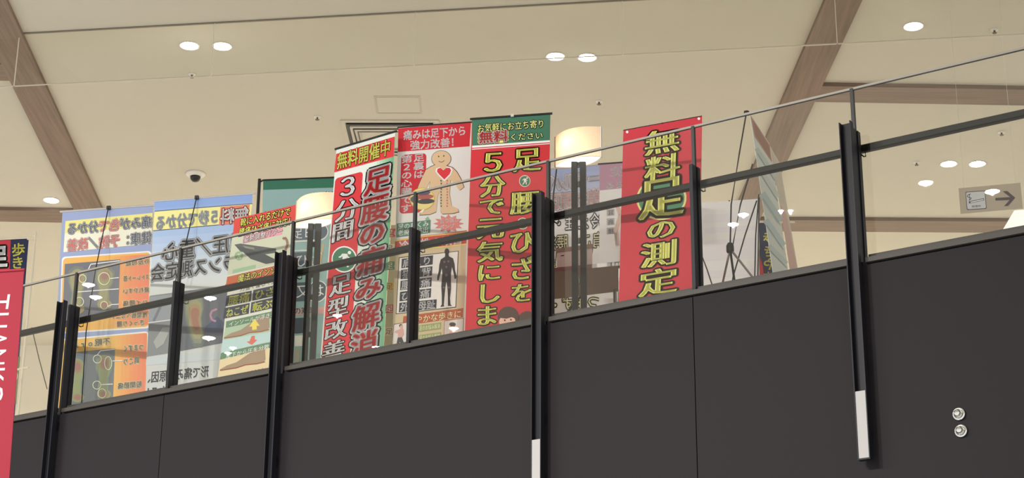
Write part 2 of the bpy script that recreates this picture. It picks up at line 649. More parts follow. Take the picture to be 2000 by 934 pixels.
# ================================================================== BANNERS
def rrpoly(w, h, r, n=5):
    pts = []
    for cx_, cy_, a0 in ((w - r, r, -90), (w - r, h - r, 0), (r, h - r, 90), (r, r, 180)):
        for k in range(n + 1):
            a = math.radians(a0 + 90 * k / n)
            pts.append((cx_ + r * math.cos(a), cy_ + r * math.sin(a)))
    return pts


class Banner:
    """a flat sheet standing in the hall; TL, TR, BL are photograph pixels used to find the real corners"""

    def __init__(self, name, label, cat, tl, tr, bl, o, cloth, group=None, blo=None, zbot=None, angle=None, trp=None):
        self.O = at_o(*tl, o)
        tr3 = at_z(*tr, self.O.z) if trp is None else trp
        self.U = tr3 - self.O
        n = self.U.cross(Z).normalized()
        if n.dot(CAM - self.O) < 0:
            n = -n
        p = at_plane(*bl, self.O, n) if blo is None else at_o(*bl, blo)
        d = p - self.O
        zb = Z_FLOOR + .12 if zbot is None else zbot
        self.V = d * ((zb - self.O.z) / d.z)
        self.N = self.U.cross(self.V).normalized()
        if self.N.dot(CAM - self.O) < 0:
            self.N = -self.N
        bc = self.O + self.U / 2 + self.V
        self.base = Vector((bc.x, bc.y, Z_FLOOR))
        self.t = thing(name, label, cat, self.base, group)
        m = MB()
        q = [self.O, self.O + self.U, self.O + self.U + self.V, self.O + self.V]
        m.hexa([k - self.N * .003 for k in q] + q, ink(cloth))
        self.cloth = m.build('cloth', self.t)
        # in-plane metric frame
        self.e1 = self.U.normalized()
        self.e2 = (self.V - self.e1 * self.V.dot(self.e1)).normalized()
        self.w, self.h = self.U.length, self.V.length
        self.open = []

    def part(self, name, label=None):
        m = MB()
        self.open.append((m, name, label))
        return m

    def done(self):
        for m, n, l in self.open:
            if m.f:
                m.build(n, self.t, l)
        self.open = []
        return self

    def uv(self, px):
        q = at_plane(px[0], px[1], self.O, self.N) - self.O
        return (q.dot(self.e1), q.dot(self.e2))

    def P(self, a, L):
        return self.O + self.e1 * a[0] + self.e2 * a[1] + self.N * (.0009 * L)

    def uvpoly(self, m, uvs, col, L):
        m.face([self.P(a, L) for a in uvs], ink(col))

    def poly(self, m, pts, col, L):
        self.uvpoly(m, [self.uv(p) for p in pts], col, L)

    def para(self, p0, p1, p2):
        a, b, c = self.uv(p0), self.uv(p1), self.uv(p2)
        return a, (b[0] - a[0], b[1] - a[1]), (c[0] - a[0], c[1] - a[1])

    def rect(self, m, p0, p1, p2, col, L):
        a, u, v = self.para(p0, p1, p2)
        self.uvpoly(m, [(a[0] + u[0] * i + v[0] * j, a[1] + u[1] * i + v[1] * j) for i, j in ((0, 0), (1, 0), (1, 1), (0, 1))], col, L)

    def grad(self, m, p0, p1, p2, cols, L, n=12, along=1):
        """printed colour blend in n strips"""
        a, u, v = self.para(p0, p1, p2)
        for k in range(n):
            x = (k + .5) / n * (len(cols) - 1)
            i = min(int(x), len(cols) - 2)
            f = x - i
            c = '#' + ''.join('%02x' % round(int(cols[i][1 + 2 * q:3 + 2 * q], 16) * (1 - f) + int(cols[i + 1][1 + 2 * q:3 + 2 * q], 16) * f) for q in range(3))
            t0, t1 = k / n, (k + 1) / n
            ij = ((0, t0), (1, t0), (1, t1), (0, t1)) if along else ((t0, 0), (t1, 0), (t1, 1), (t0, 1))
            self.uvpoly(m, [(a[0] + u[0] * i_ + v[0] * j, a[1] + u[1] * i_ + v[1] * j) for i_, j in ij], c, L)

    def rrect(self, m, p0, p1, p2, r, col, L):
        a, u, v = self.para(p0, p1, p2)
        lu, lv = math.hypot(*u), math.hypot(*v)
        self.uvpoly(m, [(a[0] + u[0] * x / lu + v[0] * y / lv, a[1] + u[1] * x / lu + v[1] * y / lv) for x, y in rrpoly(lu, lv, min(r, lu / 2, lv / 2))], col, L)

    def ell(self, m, cx_, cy_, rx, ry, col, L, n=24, a0=0.0):
        ca, sa_ = math.cos(a0), math.sin(a0)
        self.poly(m, [(cx_ + rx * math.cos(6.2832 * k / n) * ca - ry * math.sin(6.2832 * k / n) * sa_,
                       cy_ + rx * math.cos(6.2832 * k / n) * sa_ + ry * math.sin(6.2832 * k / n) * ca) for k in range(n)], col, L)

    def line(self, m, pts, wpx, col, L):
        for (x0, y0), (x1, y1) in zip(pts, pts[1:]):
            d = math.hypot(x1 - x0, y1 - y0) or 1
            nx, ny = -(y1 - y0) / d * wpx / 2, (x1 - x0) / d * wpx / 2
            self.poly(m, [(x0 + nx, y0 + ny), (x1 + nx, y1 + ny), (x1 - nx, y1 - ny), (x0 - nx, y0 - ny)], col, L)

    def blob(self, m, pts, cols, L, s0=1.0, s1=.25, dx=0, dy=0):
        """nested outlines, shrinking to a point: printed heat map"""
        cx_ = sum(p[0] for p in pts) / len(pts) + dx
        cy_ = sum(p[1] for p in pts) / len(pts) + dy
        n = len(cols)
        for k, c in enumerate(cols):
            s = s0 + (s1 - s0) * k / max(1, n - 1)
            self.poly(m, [(cx_ + (x - cx_) * s, cy_ + (y - cy_) * s) for x, y in pts], c, L + .35 * k)

    def txt(self, m, s, p0, p1, p2, col, L, out=None, ow=.06, vert=False, bold=0.0, serif=0.0, out2=None, ow2=.1):
        a, u, v = self.para(p0, p1, p2)
        n = len(s)
        passes = []
        base = [(-serif, 0), (serif, 0), (0, 0)] if serif else [(0, 0)]
        if bold:
            base = [(x + bold * math.cos(k * 1.5708 + .78), y + bold * math.sin(k * 1.5708 + .78)) for x, y in base for k in range(4)]
        ring = lambda r: [(x * .9 + r * math.cos(k * .6283), y * .9 + r * math.sin(k * .6283)) for x, y in base[:2 if serif and not bold else None] for k in range(10)]
        if out2:
            passes.append((ring(ow2), out2, L))
        if out:
            passes.append((ring(ow), out, L + (1 if out2 else 0)))
        passes.append((base, col, L + (1 if out else 0) + (1 if out2 else 0)))
        for shifts, c, l in passes:
            mt = ink(c)
            for i, ch in enumerate(s):
                if ch in ' 　':
                    continue
                gv, gf = glyph(ch)
                rot = vert and ch == 'ー'
                for sx, sy in shifts:
                    pts = []
                    for gx, gy in gv:
                        if rot:
                            gx, gy = gy + .12, .88 - gx
                        x, y = gx + sx, .88 - gy + sy
                        if vert:
                            f, g = x, (i + y) / n
                        else:
                            f, g = (i + x) / n, y
                        pts.append(self.P((a[0] + u[0] * f + v[0] * g, a[1] + u[1] * f + v[1] * g), l))
                    m.mesh(pts, gf, mt)

    # ---- hardware
    def bar(self, over=.012, mat=None, r=.009, name='top_bar'):
        m = MB()
        m.tube([self.O - self.e1 * over, self.O + self.U + self.e1 * over], r, mat or M_BLACK2, 8)
        return m.build(name, self.t)

    def stand(self, off=-.05):
        """pole behind the sheet on three feet"""
        c0 = self.O + self.U / 2 + self.N * off
        p = Vector((self.base.x, self.base.y, Z_FLOOR)) + Vector((self.N.x, self.N.y, 0)).normalized() * off
        m = MB()
        m.tube([p + Z * .04, c0 - Z * .01], .008, M_BLACK2, 8)
        m.tube([c0 - Z * .01, self.O + self.U / 2], .006, M_BLACK2, 6)
        pole = m.build('pole', self.t)
        nn = Vector((self.N.x, self.N.y, 0)).normalized()
        for d in (nn * .16, -nn * .12 + self.e1 * .22, -nn * .12 - self.e1 * .22):
            m = MB()
            m.tube([p + Z * .06, p + d + Z * .008], .008, M_BLACK2, 6)
            m.build('foot', self.t)
        return pole


def mid(a, b, t=.5):
    return (a[0] + (b[0] - a[0]) * t, a[1] + (b[1] - a[1]) * t)


WALKER = [(-.1, -.62, .17)]


def walker(b, m, cx_, cy_, r, L, ring='#e9ecdf', fill='#3d6b52'):
    """round green badge with a white walking figure"""
    b.ell(m, cx_, cy_, r, r * 1.04, ring, L)
    b.ell(m, cx_, cy_, r * .9, r * .93, fill, L + 1)
    f = lambda *q: [(cx_ + x * r, cy_ + y * r) for x, y in q]
    b.ell(m, cx_ + r * .42, cy_ - r * .52, r * .14, r * .14, ring, L + 2, 12)
    b.poly(m, f((-.15, -.45), (.28, -.42), (.22, -.1), (.02, .12), (-.12, .02)), ring, L + 2)
    b.poly(m, f((.02, .0), (.22, -.12), (.34, .3), (.36, .62), (.22, .62), (.18, .3)), ring, L + 2)
    b.poly(m, f((-.12, .0), (.08, .06), (-.08, .42), (-.32, .66), (-.44, .6), (-.22, .36)), ring, L + 2)
    b.poly(m, f((-.15, -.45), (-.02, -.36), (-.25, -.14), (-.42, -.12), (-.42, -.22), (-.3, -.24)), ring, L + 2)
    b.poly(m, f((.22, -.4), (.34, -.2), (.5, -.1), (.46, 0), (.26, -.1)), ring, L + 2)


YEL, DK = '#e6d96a', '#2c1c14'

# ---- leftmost blue banner (seen from its back, print mirrored)
b = Banner('roll_banner', 'blue banner seen from behind with mirrored orange heat-map panels, leftmost of the blue ones', 'banner', (122, 413.5), (299, 401), (112, 600), -.30, '#8f9bbd', 'display banners on the upper floor')
b.bar(.02, M_SILVER, .010)
m = b.part('header_band')
b.poly(m, [(128, 432), (298, 416), (296, 476), (124, 493)], '#e6cf86', 1)
b.poly(m, [(127, 456), (297, 442), (296, 476), (124, 493)], '#efe3c4', 2)
m = b.part('lettering')
o1 = dict(out='#f2eedf', ow=.05, out2='#5d5f68', ow2=.09)
o2 = dict(out='#f2eedf', ow=.05, out2='#b86258', ow2=.09)
x0, x1 = 297, 131
def seg(s, lst, top0, top1, h, b, m, xs=x0, xe=x1, L=3):
    i, n = 0, sum(len(k[0]) for k in lst)
    for k, kw, c in lst:
        f0, f1 = i / n, (i + len(k)) / n
        A = (xs + (xe - xs) * f0, top0 + (top1 - top0) * f0)
        B = (xs + (xe - xs) * f1, top0 + (top1 - top0) * f1)
        b.txt(m, k, A, B, (A[0] - .02 * h, A[1] + h), c, L, **kw)
        i += len(k)
seg('', [('痛みが', o1, '#565a66'), ('色で', o2, '#c2665c'), ('分かる', o1, '#565a66')], 421, 436, 24, b, m)
seg('', [('健康：', o1, '#565a66'), ('予防', o2, '#c2665c'), ('／', o1, '#565a66'), ('改善', o2, '#c2665c')], 451, 468, 24, b, m)
m = b.part('picture_panel')
b.rrect(m, (121, 502), (296, 490), (116, 652), .03, '#f0ece0', 1)
b.rrect(m, (123.5, 505), (293, 493), (118.5, 649), .03, '#e0a860', 2)
b.grad(m, (215, 502), (292, 497), (211, 639), ['#e0a860', '#dc8a62', '#d67a62'], 3, 8, 0)
b.poly(m, [(127, 516), (235, 507), (231, 616), (122, 626)], '#6d6f78', 4)
hm = ['#757a77', '#858872', '#929070', '#968668', '#96746c']
def foot(b, m, cx_, y0, y1, w, L, cols=hm):
    h = y1 - y0
    pts = [(cx_ - .1 * w, y0), (cx_ + .3 * w, y0 + .02 * h), (cx_ + .55 * w, y0 + .15 * h), (cx_ + .5 * w, y0 + .35 * h), (cx_ + .3 * w, y0 + .55 * h),
           (cx_ + .3 * w, y0 + .8 * h), (cx_ + .15 * w, y1), (cx_ - .25 * w, y1 - .02 * h), (cx_ - .35 * w, y0 + .8 * h), (cx_ - .25 * w, y0 + .55 * h), (cx_ - .45 * w, y0 + .3 * h), (cx_ - .4 * w, y0 + .1 * h)]
    b.blob(m, pts, cols[:3], L, 1, .7)
    for cy_, ry in ((y0 + .23 * h, .17 * h), (y0 + .86 * h, .10 * h)):
        b.ell(m, cx_ + .05 * w, cy_, .36 * w, ry, cols[2], L + 1.1)
        b.ell(m, cx_ + .05 * w, cy_, .27 * w, ry * .75, cols[3], L + 1.5)
        b.ell(m, cx_ + .05 * w, cy_, .17 * w, ry * .5, cols[4], L + 1.9)
foot(b, m, 150, 520, 618, 38, 5)
foot(b, m, 203, 518, 608, 40, 5)
for q in ([(172, 530), (178, 517), (235, 510)], [(216, 545), (233, 543)], [(152, 571), (233, 565)], [(210, 600), (218, 596), (233, 595)]):
    b.line(m, q, 1.8, '#e8e2d4', 9)
for cx_, cy_, r in ((162, 545, 7), (204, 545, 11), (156, 590, 8), (204, 597, 7)):
    pts = [(cx_ + r * math.cos(k * .5236), cy_ + r * 1.1 * math.sin(k * .5236)) for k in range(13)]
    b.line(m, pts, 1.4, '#ded6ba', 9)
m = b.part('lettering')
for s, xr, xl, y in (('外反母趾', 293, 245, 505), ('ストレート首', 293, 241, 535), ('疲れやすい', 292, 240, 560), ('ハイ腰痛', 290, 240, 584), ('椎間板ヘルニア', 288, 216, 609), ('ぎっくり腰', 283, 228, 624)):
    b.txt(m, s, (xr, y), (xl, y + 4), (xr, y + 12), '#6a4a44', 6, out='#efd2b4', ow=.09)
m = b.part('picture_panel')
b.rrect(m, (115, 663), (290, 647), (107, 812), .03, '#f0ece0', 1)
b.rrect(m, (117.5, 666), (288, 650), (110, 809), .03, '#e2ac62', 2)
b.grad(m, (222, 657), (287, 651), (218, 797), ['#e2ac62', '#dd9060', '#d87e62'], 3, 8, 0)
b.poly(m, [(126, 690), (225, 681), (221, 783), (118, 795)], '#6f7579', 4)
foot(b, m, 150, 695, 790, 36, 5, ['#707b82', '#7d8c80', '#8c9372', '#96856c', '#967670'])
foot(b, m, 202, 688, 784, 38, 5, ['#707b82', '#7d8c80', '#8c9372', '#96856c', '#967670'])
for q in ([(190, 695), (197, 686), (225, 683)], [(220, 706), (240, 705)], [(197, 752), (221, 751)]):
    b.line(m, q, 1.8, '#e8e2d4', 9)
for cx_, cy_, rx, ry in ((191, 702, 8, 8), (212, 710, 7, 13), (190, 753, 8, 8), (200, 769, 8, 9)):
    pts = [(cx_ + rx * math.cos(k * .5236), cy_ + ry * math.sin(k * .5236)) for k in range(13)]
    b.line(m, pts, 1.4, '#ded6ba', 9)
m = b.part('lettering')
b.txt(m, '不眠or片', (216, 659), (138, 668), (216, 674), '#6a5640', 5, out='#efe0be', ow=.08)
for s, xr, xl, y in (('つまずく', 282, 240, 671), ('肩こり', 273, 240, 697), ('股関節痛', 278, 230, 744)):
    b.txt(m, s, (xr, y), (xl, y + 4), (xr, y + 14), '#5f4c48', 6, out='#efd9be', ow=.09)
b.done()
m = MB()
top = at_o(213, 408, -.36)
m.tube([b.O + b.U * .52 + b.N * .02, at_o(186, 530, -.27), at_o(168, 650, -.25), at_o(160, 780, -.24)], .0045, M_BLACK2, 6)
q = at_o(160, 780, -.24)
m.tube([q, Vector((q.x, q.y, Z_FLOOR + .02))], .0045, M_BLACK2, 6)
m.build('support_rod', b.t)
m = MB()
m.bar(b.O + b.U * .5 + b.N * .014, b.O + b.U * .54 + b.N * .014, .02, .03, M_BLACK2)
m.build('clip', b.t)

# ---- second blue banner (back)
b = Banner('roll_banner', 'blue and white banner seen from behind with mirrored writing and one foot scan', 'banner', (302, 393.5), (494, 378.5), (287, 700), -.30, '#b9bcbc', 'display banners on the upper floor')
b.bar(.02, M_SILVER, .008)
m = b.part('background_print')
b.grad(m, (302, 394), (493, 379), (290, 620), ['#7e97c6', '#93a9cb', '#b2bfce', '#c2c6c6', '#c8c7c0'], 1, 16)
m = b.part('header_band')
b.poly(m, [(302, 413), (493, 398), (489, 434), (299, 451)], '#e4d08c', 2)
b.line(m, [(302, 413), (493, 398)], 1.5, '#555a66', 2.5)
b.line(m, [(299, 451), (489, 434)], 1.5, '#555a66', 2.5)
b.poly(m, [(431, 405), (488, 400), (484, 435), (428, 440)], '#c9776a', 3)
m = b.part('lettering')
b.txt(m, '無料', (487, 402), (431, 408), (486, 434), '#f0e6d8', 4, out='#8d3a34', ow=.06, bold=.03)
b.txt(m, '５秒で分かる', (430, 408), (304, 422), (429, 437), '#6d7688', 4, out='#e9e2c6', ow=.035, out2='#5d6472', ow2=.06)
b.txt(m, '足圧／重心', (482, 452), (318, 474), (480, 491), '#4a4e55', 4, out='#eff0ec', ow=.065, out2='#4b4f56', ow2=.09, bold=.012)
b.txt(m, 'バランス測定会', (492, 491), (296, 517), (490, 526), '#4a4e55', 4, out='#eff0ec', ow=.065, out2='#4b4f56', ow2=.09, bold=.012)
m = b.part('picture_panel')
b.poly(m, [(293, 578), (338, 572), (332, 690), (287, 697)], '#7d8083', 2)
b.poly(m, [(292, 580), (338, 575), (336, 625), (290, 632)], '#8c9198', 3)
b.line(m, [(318, 590), (300, 628)], 5, '#6f757e', 3.5)
b.line(m, [(290, 631), (336, 625)], 2, '#c9cbca', 3.6)
b.poly(m, [(300, 668), (318, 640), (334, 640), (320, 672), (306, 682)], '#9a9d9b', 3.5)
b.poly(m, [(344, 571), (461, 556), (447, 668), (338, 689)], '#63676f', 2)
b.poly(m, [(400, 640), (424, 618), (448, 640), (440, 650), (400, 650)], '#4e566c', 2.4)
fp = [(372, 582), (385, 580), (394, 588), (396, 604), (392, 622), (394, 640), (398, 656), (392, 668), (380, 668), (374, 655), (368, 636), (364, 612), (363, 594)]
b.blob(m, fp, ['#6d736f', '#7f8674', '#929070', '#9a8468', '#97705f'], 3, 1.25, .5)
b.line(m, [(424, 604), (414, 608), (411, 616), (414, 625), (422, 628)], 4, '#a97f98', 3)
m = b.part('lettering')
b.txt(m, '形で痛みの原因、', (409, 713), (280, 727), (407, 737), '#55565a', 3, bold=.02)
m = b.part('lettering')
b.txt(m, 'や対策がわかる！', (407, 743), (278, 757), (405, 768), '#55565a', 3, bold=.02)
m = b.part('background_print')
b.poly(m, [(286, 700), (470, 682), (468, 700), (285, 714)], '#b4bcc0', 2)
b.done()
m = MB()
m.tube([b.O + b.U * .44 + b.N * .02, at_o(362, 480, -.30), at_o(343, 548, -.24), at_o(330, 700, -.22)], .0045, M_BLACK2, 6)
q = at_o(330, 700, -.22)
m.tube([q, Vector((q.x, q.y, Z_FLOOR + .02))], .0045, M_BLACK2, 6)
m.build('support_rod', b.t)
m = MB()
m.bar(b.O + b.U * .42 + b.N * .014, b.O + b.U * .455 + b.N * .014, .02, .03, M_BLACK2)
m.build('clip', b.t)

# ---- insole banner
b = Banner('roll_banner', 'slim white banner with red header, insole picture and two bare feet', 'banner', (458, 428), (579, 400), (427, 745), -.22, '#c9c8bd', 'display banners on the upper floor')
m = b.part('header_band')
b.poly(m, [(458, 428), (578, 400), (577, 431), (455, 458)], '#bf4a42', 1)
m = b.part('caption_band')
b.poly(m, [(444, 541), (560, 514), (560, 530), (441, 558)], '#b3603f', 1)
b.poly(m, [(440, 556), (560, 528), (562, 533), (441, 560)], '#c0483e', 1.5)
m = b.part('lettering')
b.txt(m, '靴に入れるだけで', (471, 427), (569, 404), (469, 444), YEL, 3, out=DK, ow=.09)
b.txt(m, '腰痛ひざ痛に対応！', (468, 446), (576, 422), (466, 463), YEL, 3, out=DK, ow=.09)
b.txt(m, '魔法のインソール', (466, 537), (568, 513), (464, 553), YEL, 3, out=DK, ow=.08)
m = b.part('picture_panel')
b.poly(m, [(454, 461), (576, 434), (562, 510), (444, 538)], '#b9bda8', 1)
b.poly(m, [(476, 461), (553, 443), (551, 458), (474, 476)], '#cf8fa0', 2)
b.poly(m, [(458, 478), (470, 476), (540, 486), (538, 494), (512, 498), (470, 492)], '#55585a', 2)
b.poly(m, [(460, 480), (490, 488), (520, 498), (536, 506), (536, 513), (520, 516), (490, 506), (474, 492)], '#4a4d50', 2.4)
b.poly(m, [(474, 480), (496, 484), (498, 488), (480, 485)], '#7d8070', 2.8)
walker(b, m, 467, 500, 9.5, 2, '#b6c4a6', '#8aa083')
b.line(m, [(556, 492), (560, 484), (562, 476), (560, 468), (556, 464), (553, 468)], 5, '#8b6b5c', 2)
b.poly(m, [(455, 527), (500, 517), (499, 524), (454, 534)], '#8fb08c', 2)
m = b.part('lettering')
b.txt(m, '姿勢調整パワー', (477, 462), (554, 444), (475, 475), '#f0dfe2', 3, out='#9d5568', ow=.09)
b.txt(m, '力強く優しく支える', (470, 558), (562, 536), (468, 571), '#6b6862', 3)
m = b.part('symptom_boxes')
for r, (ya, h, l, rr) in enumerate(((578, 21, '腰痛', 'ひざ痛'), (602, 21, 'ねこぜ', '転ぶ　'))):
    xl = 443 - r * 4
    b.poly(m, [(xl, ya), (xl + 49, ya - 10), (xl + 47, ya - 10 + h), (xl - 3, ya + h)], '#3c3f4c', 2)
    b.poly(m, [(xl + 52, ya - 11), (xl + 118, ya - 26), (xl + 116, ya - 26 + h), (xl + 50, ya - 11 + h)], '#3c3f4c', 2)
    b.txt(m, l, (xl + 4, ya + 1), (xl + 47, ya - 8), (xl + 2, ya + h - 1), YEL, 3, bold=.02)
    b.txt(m, rr, (xl + 55, ya - 10), (xl + 116, ya - 24), (xl + 53, ya + h - 12), YEL, 3, bold=.02)
m = b.part('picture_panel')
b.poly(m, [(442, 628), (552, 604), (551, 617), (441, 641)], '#5e7d62', 2)
b.poly(m, [(440, 641), (550, 617), (541, 665), (432, 690)], '#9fb39a', 2)
b.poly(m, [(435, 665), (545, 645), (541, 665), (432, 690)], '#a9c0bf', 2.4)
ft = [(438, 659), (452, 651), (470, 645), (492, 630), (505, 621), (526, 618), (527, 640), (522, 645), (505, 649), (485, 650), (470, 656), (452, 659), (440, 662)]
b.poly(m, ft, '#94806e', 3)
b.line(m, [(438, 661), (470, 656), (488, 650), (510, 648), (526, 644)], 2, '#8a5a4a', 3.5)
b.poly(m, [(498, 623), (508, 637), (502, 637), (502, 644), (493, 645), (493, 638), (487, 639)], '#d8c25e', 4)
b.poly(m, [(492, 657), (498, 656), (498, 664), (503, 664), (492, 674), (482, 668), (488, 667)], '#c4695a', 4)
b.poly(m, [(432, 690), (541, 666), (540, 677), (430, 703)], '#5e7d62', 2.6)
b.poly(m, [(430, 703), (540, 677), (534, 720), (424, 748)], '#cdbc98', 2)
ft2 = [(x - 8, y + 63) for x, y in ft]
b.poly(m, ft2, '#94806a', 3)
b.line(m, [(x - 8, y + 63) for x, y in ((438, 661), (470, 656), (488, 650), (510, 648), (526, 644))], 2, '#8a4a3c', 3.5)
for k in range(9):
    x = 452 + k * 7
    b.poly(m, [(x, 736 - k * 1.5), (x + 6, 731 - k * 1.5), (x + 8, 741 - k * 1.5), (x + 2, 745 - k * 1.5)], '#b95244', 4)
m = b.part('lettering')
b.txt(m, 'インソールが浮き沈み', (448, 629), (550, 606), (447, 639), '#e3e6d2', 4)
b.txt(m, '足下から圧を分散！', (442, 691), (538, 669), (441, 701), '#e3e6d2', 4)
b.done()
b.stand()

# ---- green cloth on a black pole, far behind
b = Banner('cloth_banner', 'teal cloth banner with dark green hem on a black pole behind the lamp', 'banner', (514, 353), (668, 347), (505, 700), -1.25, '#8cacac', 'cloth flags on poles')
m = b.part('hem')
b.poly(m, [(514, 353), (560, 350), (590, 352), (620, 349), (668, 347), (668, 366), (514, 371)], '#3b6f5b', 1)
m = b.part('lettering')
for q in ([(590, 401), (616, 378), (640, 392)], [(632, 381), (640, 376), (646, 382)], [(646, 380), (654, 375)]):
    b.line(m, q, 6, '#3a3b35', 2)
    b.line(m, q, 3.4, '#d8cfa0', 3)
b.rrect(m, (560, 440), (642, 436), (559, 474), .08, '#e0e6e2', 2)
b.rrect(m, (561, 442), (640, 438), (560, 471), .08, '#5c6a76', 3)
b.txt(m, '足B', (572, 444), (612, 442), (571, 468), '#e3e8e6', 4)
b.line(m, [(575, 490), (606, 489)], 2, '#e3e8e6', 3)
b.poly(m, [(570, 494), (600, 492), (600, 521), (570, 523)], '#5c6a76', 2)
b.txt(m, 'ひざ', (577, 496), (630, 493), (577, 524), '#eef1ee', 4)
b.poly(m, [(566, 553), (606, 551), (604, 588), (566, 590)], '#55626c', 2)
b.txt(m, '又は', (578, 556), (634, 553), (578, 584), '#eef1ee', 4)
b.rrect(m, (602, 549), (640, 547), (600, 592), .09, '#e0e6e2', 2)
b.rrect(m, (603, 551), (638, 549), (601, 590), .09, '#4c5963', 3)
b.line(m, [(570, 610), (640, 606)], 14, '#c79a96', 2)
b.txt(m, '足の対策', (560, 601), (616, 598), (560, 616), '#4b3a38', 3, out='#ece3da', ow=.08)
b.poly(m, [(572, 622), (606, 620), (604, 650), (572, 652)], '#4e5660', 2)
b.poly(m, [(576, 656), (594, 655), (592, 676), (576, 677)], '#d9d9d2', 2)
b.poly(m, [(576, 682), (586, 681), (584, 708), (575, 709)], '#a3a193', 2)
b.line(m, [(632, 476), (626, 510), (620, 560)], 3, '#c7a877', 2)
b.done()
m = MB()
pb = at_o(507, 350, -1.25)
pp = Vector((pb.x, pb.y, Z_FLOOR))
m.tube([pp + Z * .03, pb], .014, M_BLACK2, 8)
m.build('pole', b.t)
m = MB()
m.tube([pb - Z * .03, b.O + Z * .004, b.O + b.U + Z * .004], .008, M_BLACK2, 6)
m.build('cross_bar', b.t)
m = MB()
m.lathe(pp, [(.16, 0), (.16, .03), (.13, .05), (.03, .06), (.02, .09), (0, .09)], M_BLACK2, 20)
m.build('base', b.t)

# ---- tall red and green banner with large vertical characters
b = Banner('roll_banner', 'tall banner with red left column and green right edge, yellow characters on its red header', 'banner', (657, 291), (772, 257), (625, 712), -.24, '#c6c9c2', 'display banners on the upper floor')
b.bar(.012, M_BLACK2, .009)
m = b.part('background_print')
b.grad(m, (716, 284), (772, 268), (690, 712), ['#c6c9c2', '#bccabb', '#86ac8e', '#5f9470'], 1, 10, 0)
m = b.part('header_band')
b.poly(m, [(657, 301), (771, 267), (769, 306), (653, 337)], '#bf3438', 2)
m = b.part('red_column')
b.rrect(m, (655, 349), (709, 335), (626, 735), .03, '#bb353a', 2)
m = b.part('lettering')
b.txt(m, '無料開催中', (660, 300), (765, 270), (658, 333), YEL, 4, out='#7a1f1c', ow=.05, bold=.02)
def vcol(b, m, chars, **kw):
    for ch, xl, yl, xr, yr, xb, yb in chars:
        b.txt(m, ch, (xl, yl), (xr, yr), (xb, yb), **kw)
kw = dict(col='#e4e2da', L=4, out='#4a1c1c', ow=.05, serif=.022)
vcol(b, m, (('３', 657, 346, 706, 333, 655, 394), ('分', 655, 394, 703, 381, 652, 438), ('間', 649, 437, 695, 424, 645, 478),
            ('足', 646, 539, 690, 527, 642, 584), ('型', 641, 586, 685, 574, 637, 626), ('改', 636, 630, 681, 618, 632, 669), ('善', 631, 671, 677, 659, 627, 712)), **kw)
kw = dict(col='#c23a3a', L=4, out='#ecebe4', ow=.07, out2='#231a16', ow2=.125, serif=.018, bold=.016)
vcol(b, m, (('足', 715, 332, 768, 316, 709, 388), ('腰', 709, 388, 763, 372, 704, 443), ('の', 703, 440, 757, 424, 699, 487), ('痛', 701, 490, 754, 474, 696, 545),
            ('み', 696, 547, 748, 532, 692, 593), ('解', 691, 600, 745, 584, 687, 652), ('消', 687, 654, 741, 638, 683, 706)), **kw)
m = b.part('badge')
walker(b, m, 673, 507, 25, 4, '#dfe3d8', '#3f7055')
b.done()
b.stand()

# ---- white banner with the body diagram
b = Banner('roll_banner', 'white and cream banner with a beige body diagram above a dark human silhouette', 'banner', (778, 249), (921, 238.5), (766, 690), -.30, '#c9c8c4', 'display banners on the upper floor')
m = b.part('cream_field')
b.poly(m, [(773, 468), (912, 452), (902, 760), (764, 770)], '#bfae8e', .5)
b.bar(.006, M_BLACK2, .006)
m = b.part('header_band')
b.poly(m, [(778, 251), (920, 240), (917, 286), (777, 297)], '#b93038', 1)
m = b.part('red_panel')
b.rrect(m, (784, 303), (833, 299), (780, 418), .03, '#b5333b', 1)
m = b.part('lettering')
b.txt(m, '痛みは足下から', (788, 255), (911, 245), (788, 275), '#efeeea', 3, bold=.025)
b.txt(m, '強力改善！', (801, 275), (899, 267), (801, 294), '#efeeea', 3, bold=.025)
b.txt(m, '足裏は', (808, 301), (829, 299), (807, 350), '#efeeea', 3, vert=True, bold=.025)
b.txt(m, '第２の心臓です', (784, 304), (806, 302), (782, 416), '#efeeea', 3, vert=True, bold=.025)
m = b.part('body_diagram')
SK, OL = '#c4a987', '#4b4038'
body = [(852, 322), (842, 326), (832, 332), (826, 344), (818, 362), (812, 380), (806, 386), (810, 396), (820, 392), (826, 384), (834, 366), (840, 354), (838, 380), (836, 404),
        (822, 412), (820, 420), (840, 419), (852, 414), (856, 380), (858, 376), (860, 412), (864, 418), (884, 417), (896, 414), (894, 408), (882, 402), (878, 380), (880, 352),
        (890, 360), (895, 370), (898, 372), (906, 366), (900, 350), (892, 336), (884, 328), (872, 324), (868, 318)]
b.blob(m, body, [OL], 2, 1.025)
b.poly(m, body, SK, 3)
b.ell(m, 862, 310.5, 19.5, 16.5, OL, 2)
b.ell(m, 862, 310.5, 18.6, 15.6, SK, 3.4)
b.ell(m, 857, 306, 1.3, 1.6, OL, 4, 8)
b.ell(m, 867, 305, 1.3, 1.6, OL, 4, 8)
b.line(m, [(857, 315), (860, 317), (864, 317), (868, 314)], 1, OL, 4)
hrt = [(868, 352), (858, 342), (853, 336), (854, 330), (860, 328), (866, 333), (872, 328), (879, 328), (882, 333), (879, 341)]
b.blob(m, hrt, ['#e9e3da', '#c23b40'], 4, 1.15, .95)
for k in range(10):
    b.line(m, [(861 + k % 2, 352 + k * 5.5), (862, 355 + k * 5.5)], 2.5, '#4c5566', 4)
    b.line(m, [(874 - k % 2, 352 + k * 5.5), (874, 355 + k * 5.5)], 2.5, '#b06058', 4)
b.ell(m, 825, 389, 24.5, 22, '#b7a24f', 4)
b.ell(m, 825, 389, 23, 20.6, '#d3c27c', 5)
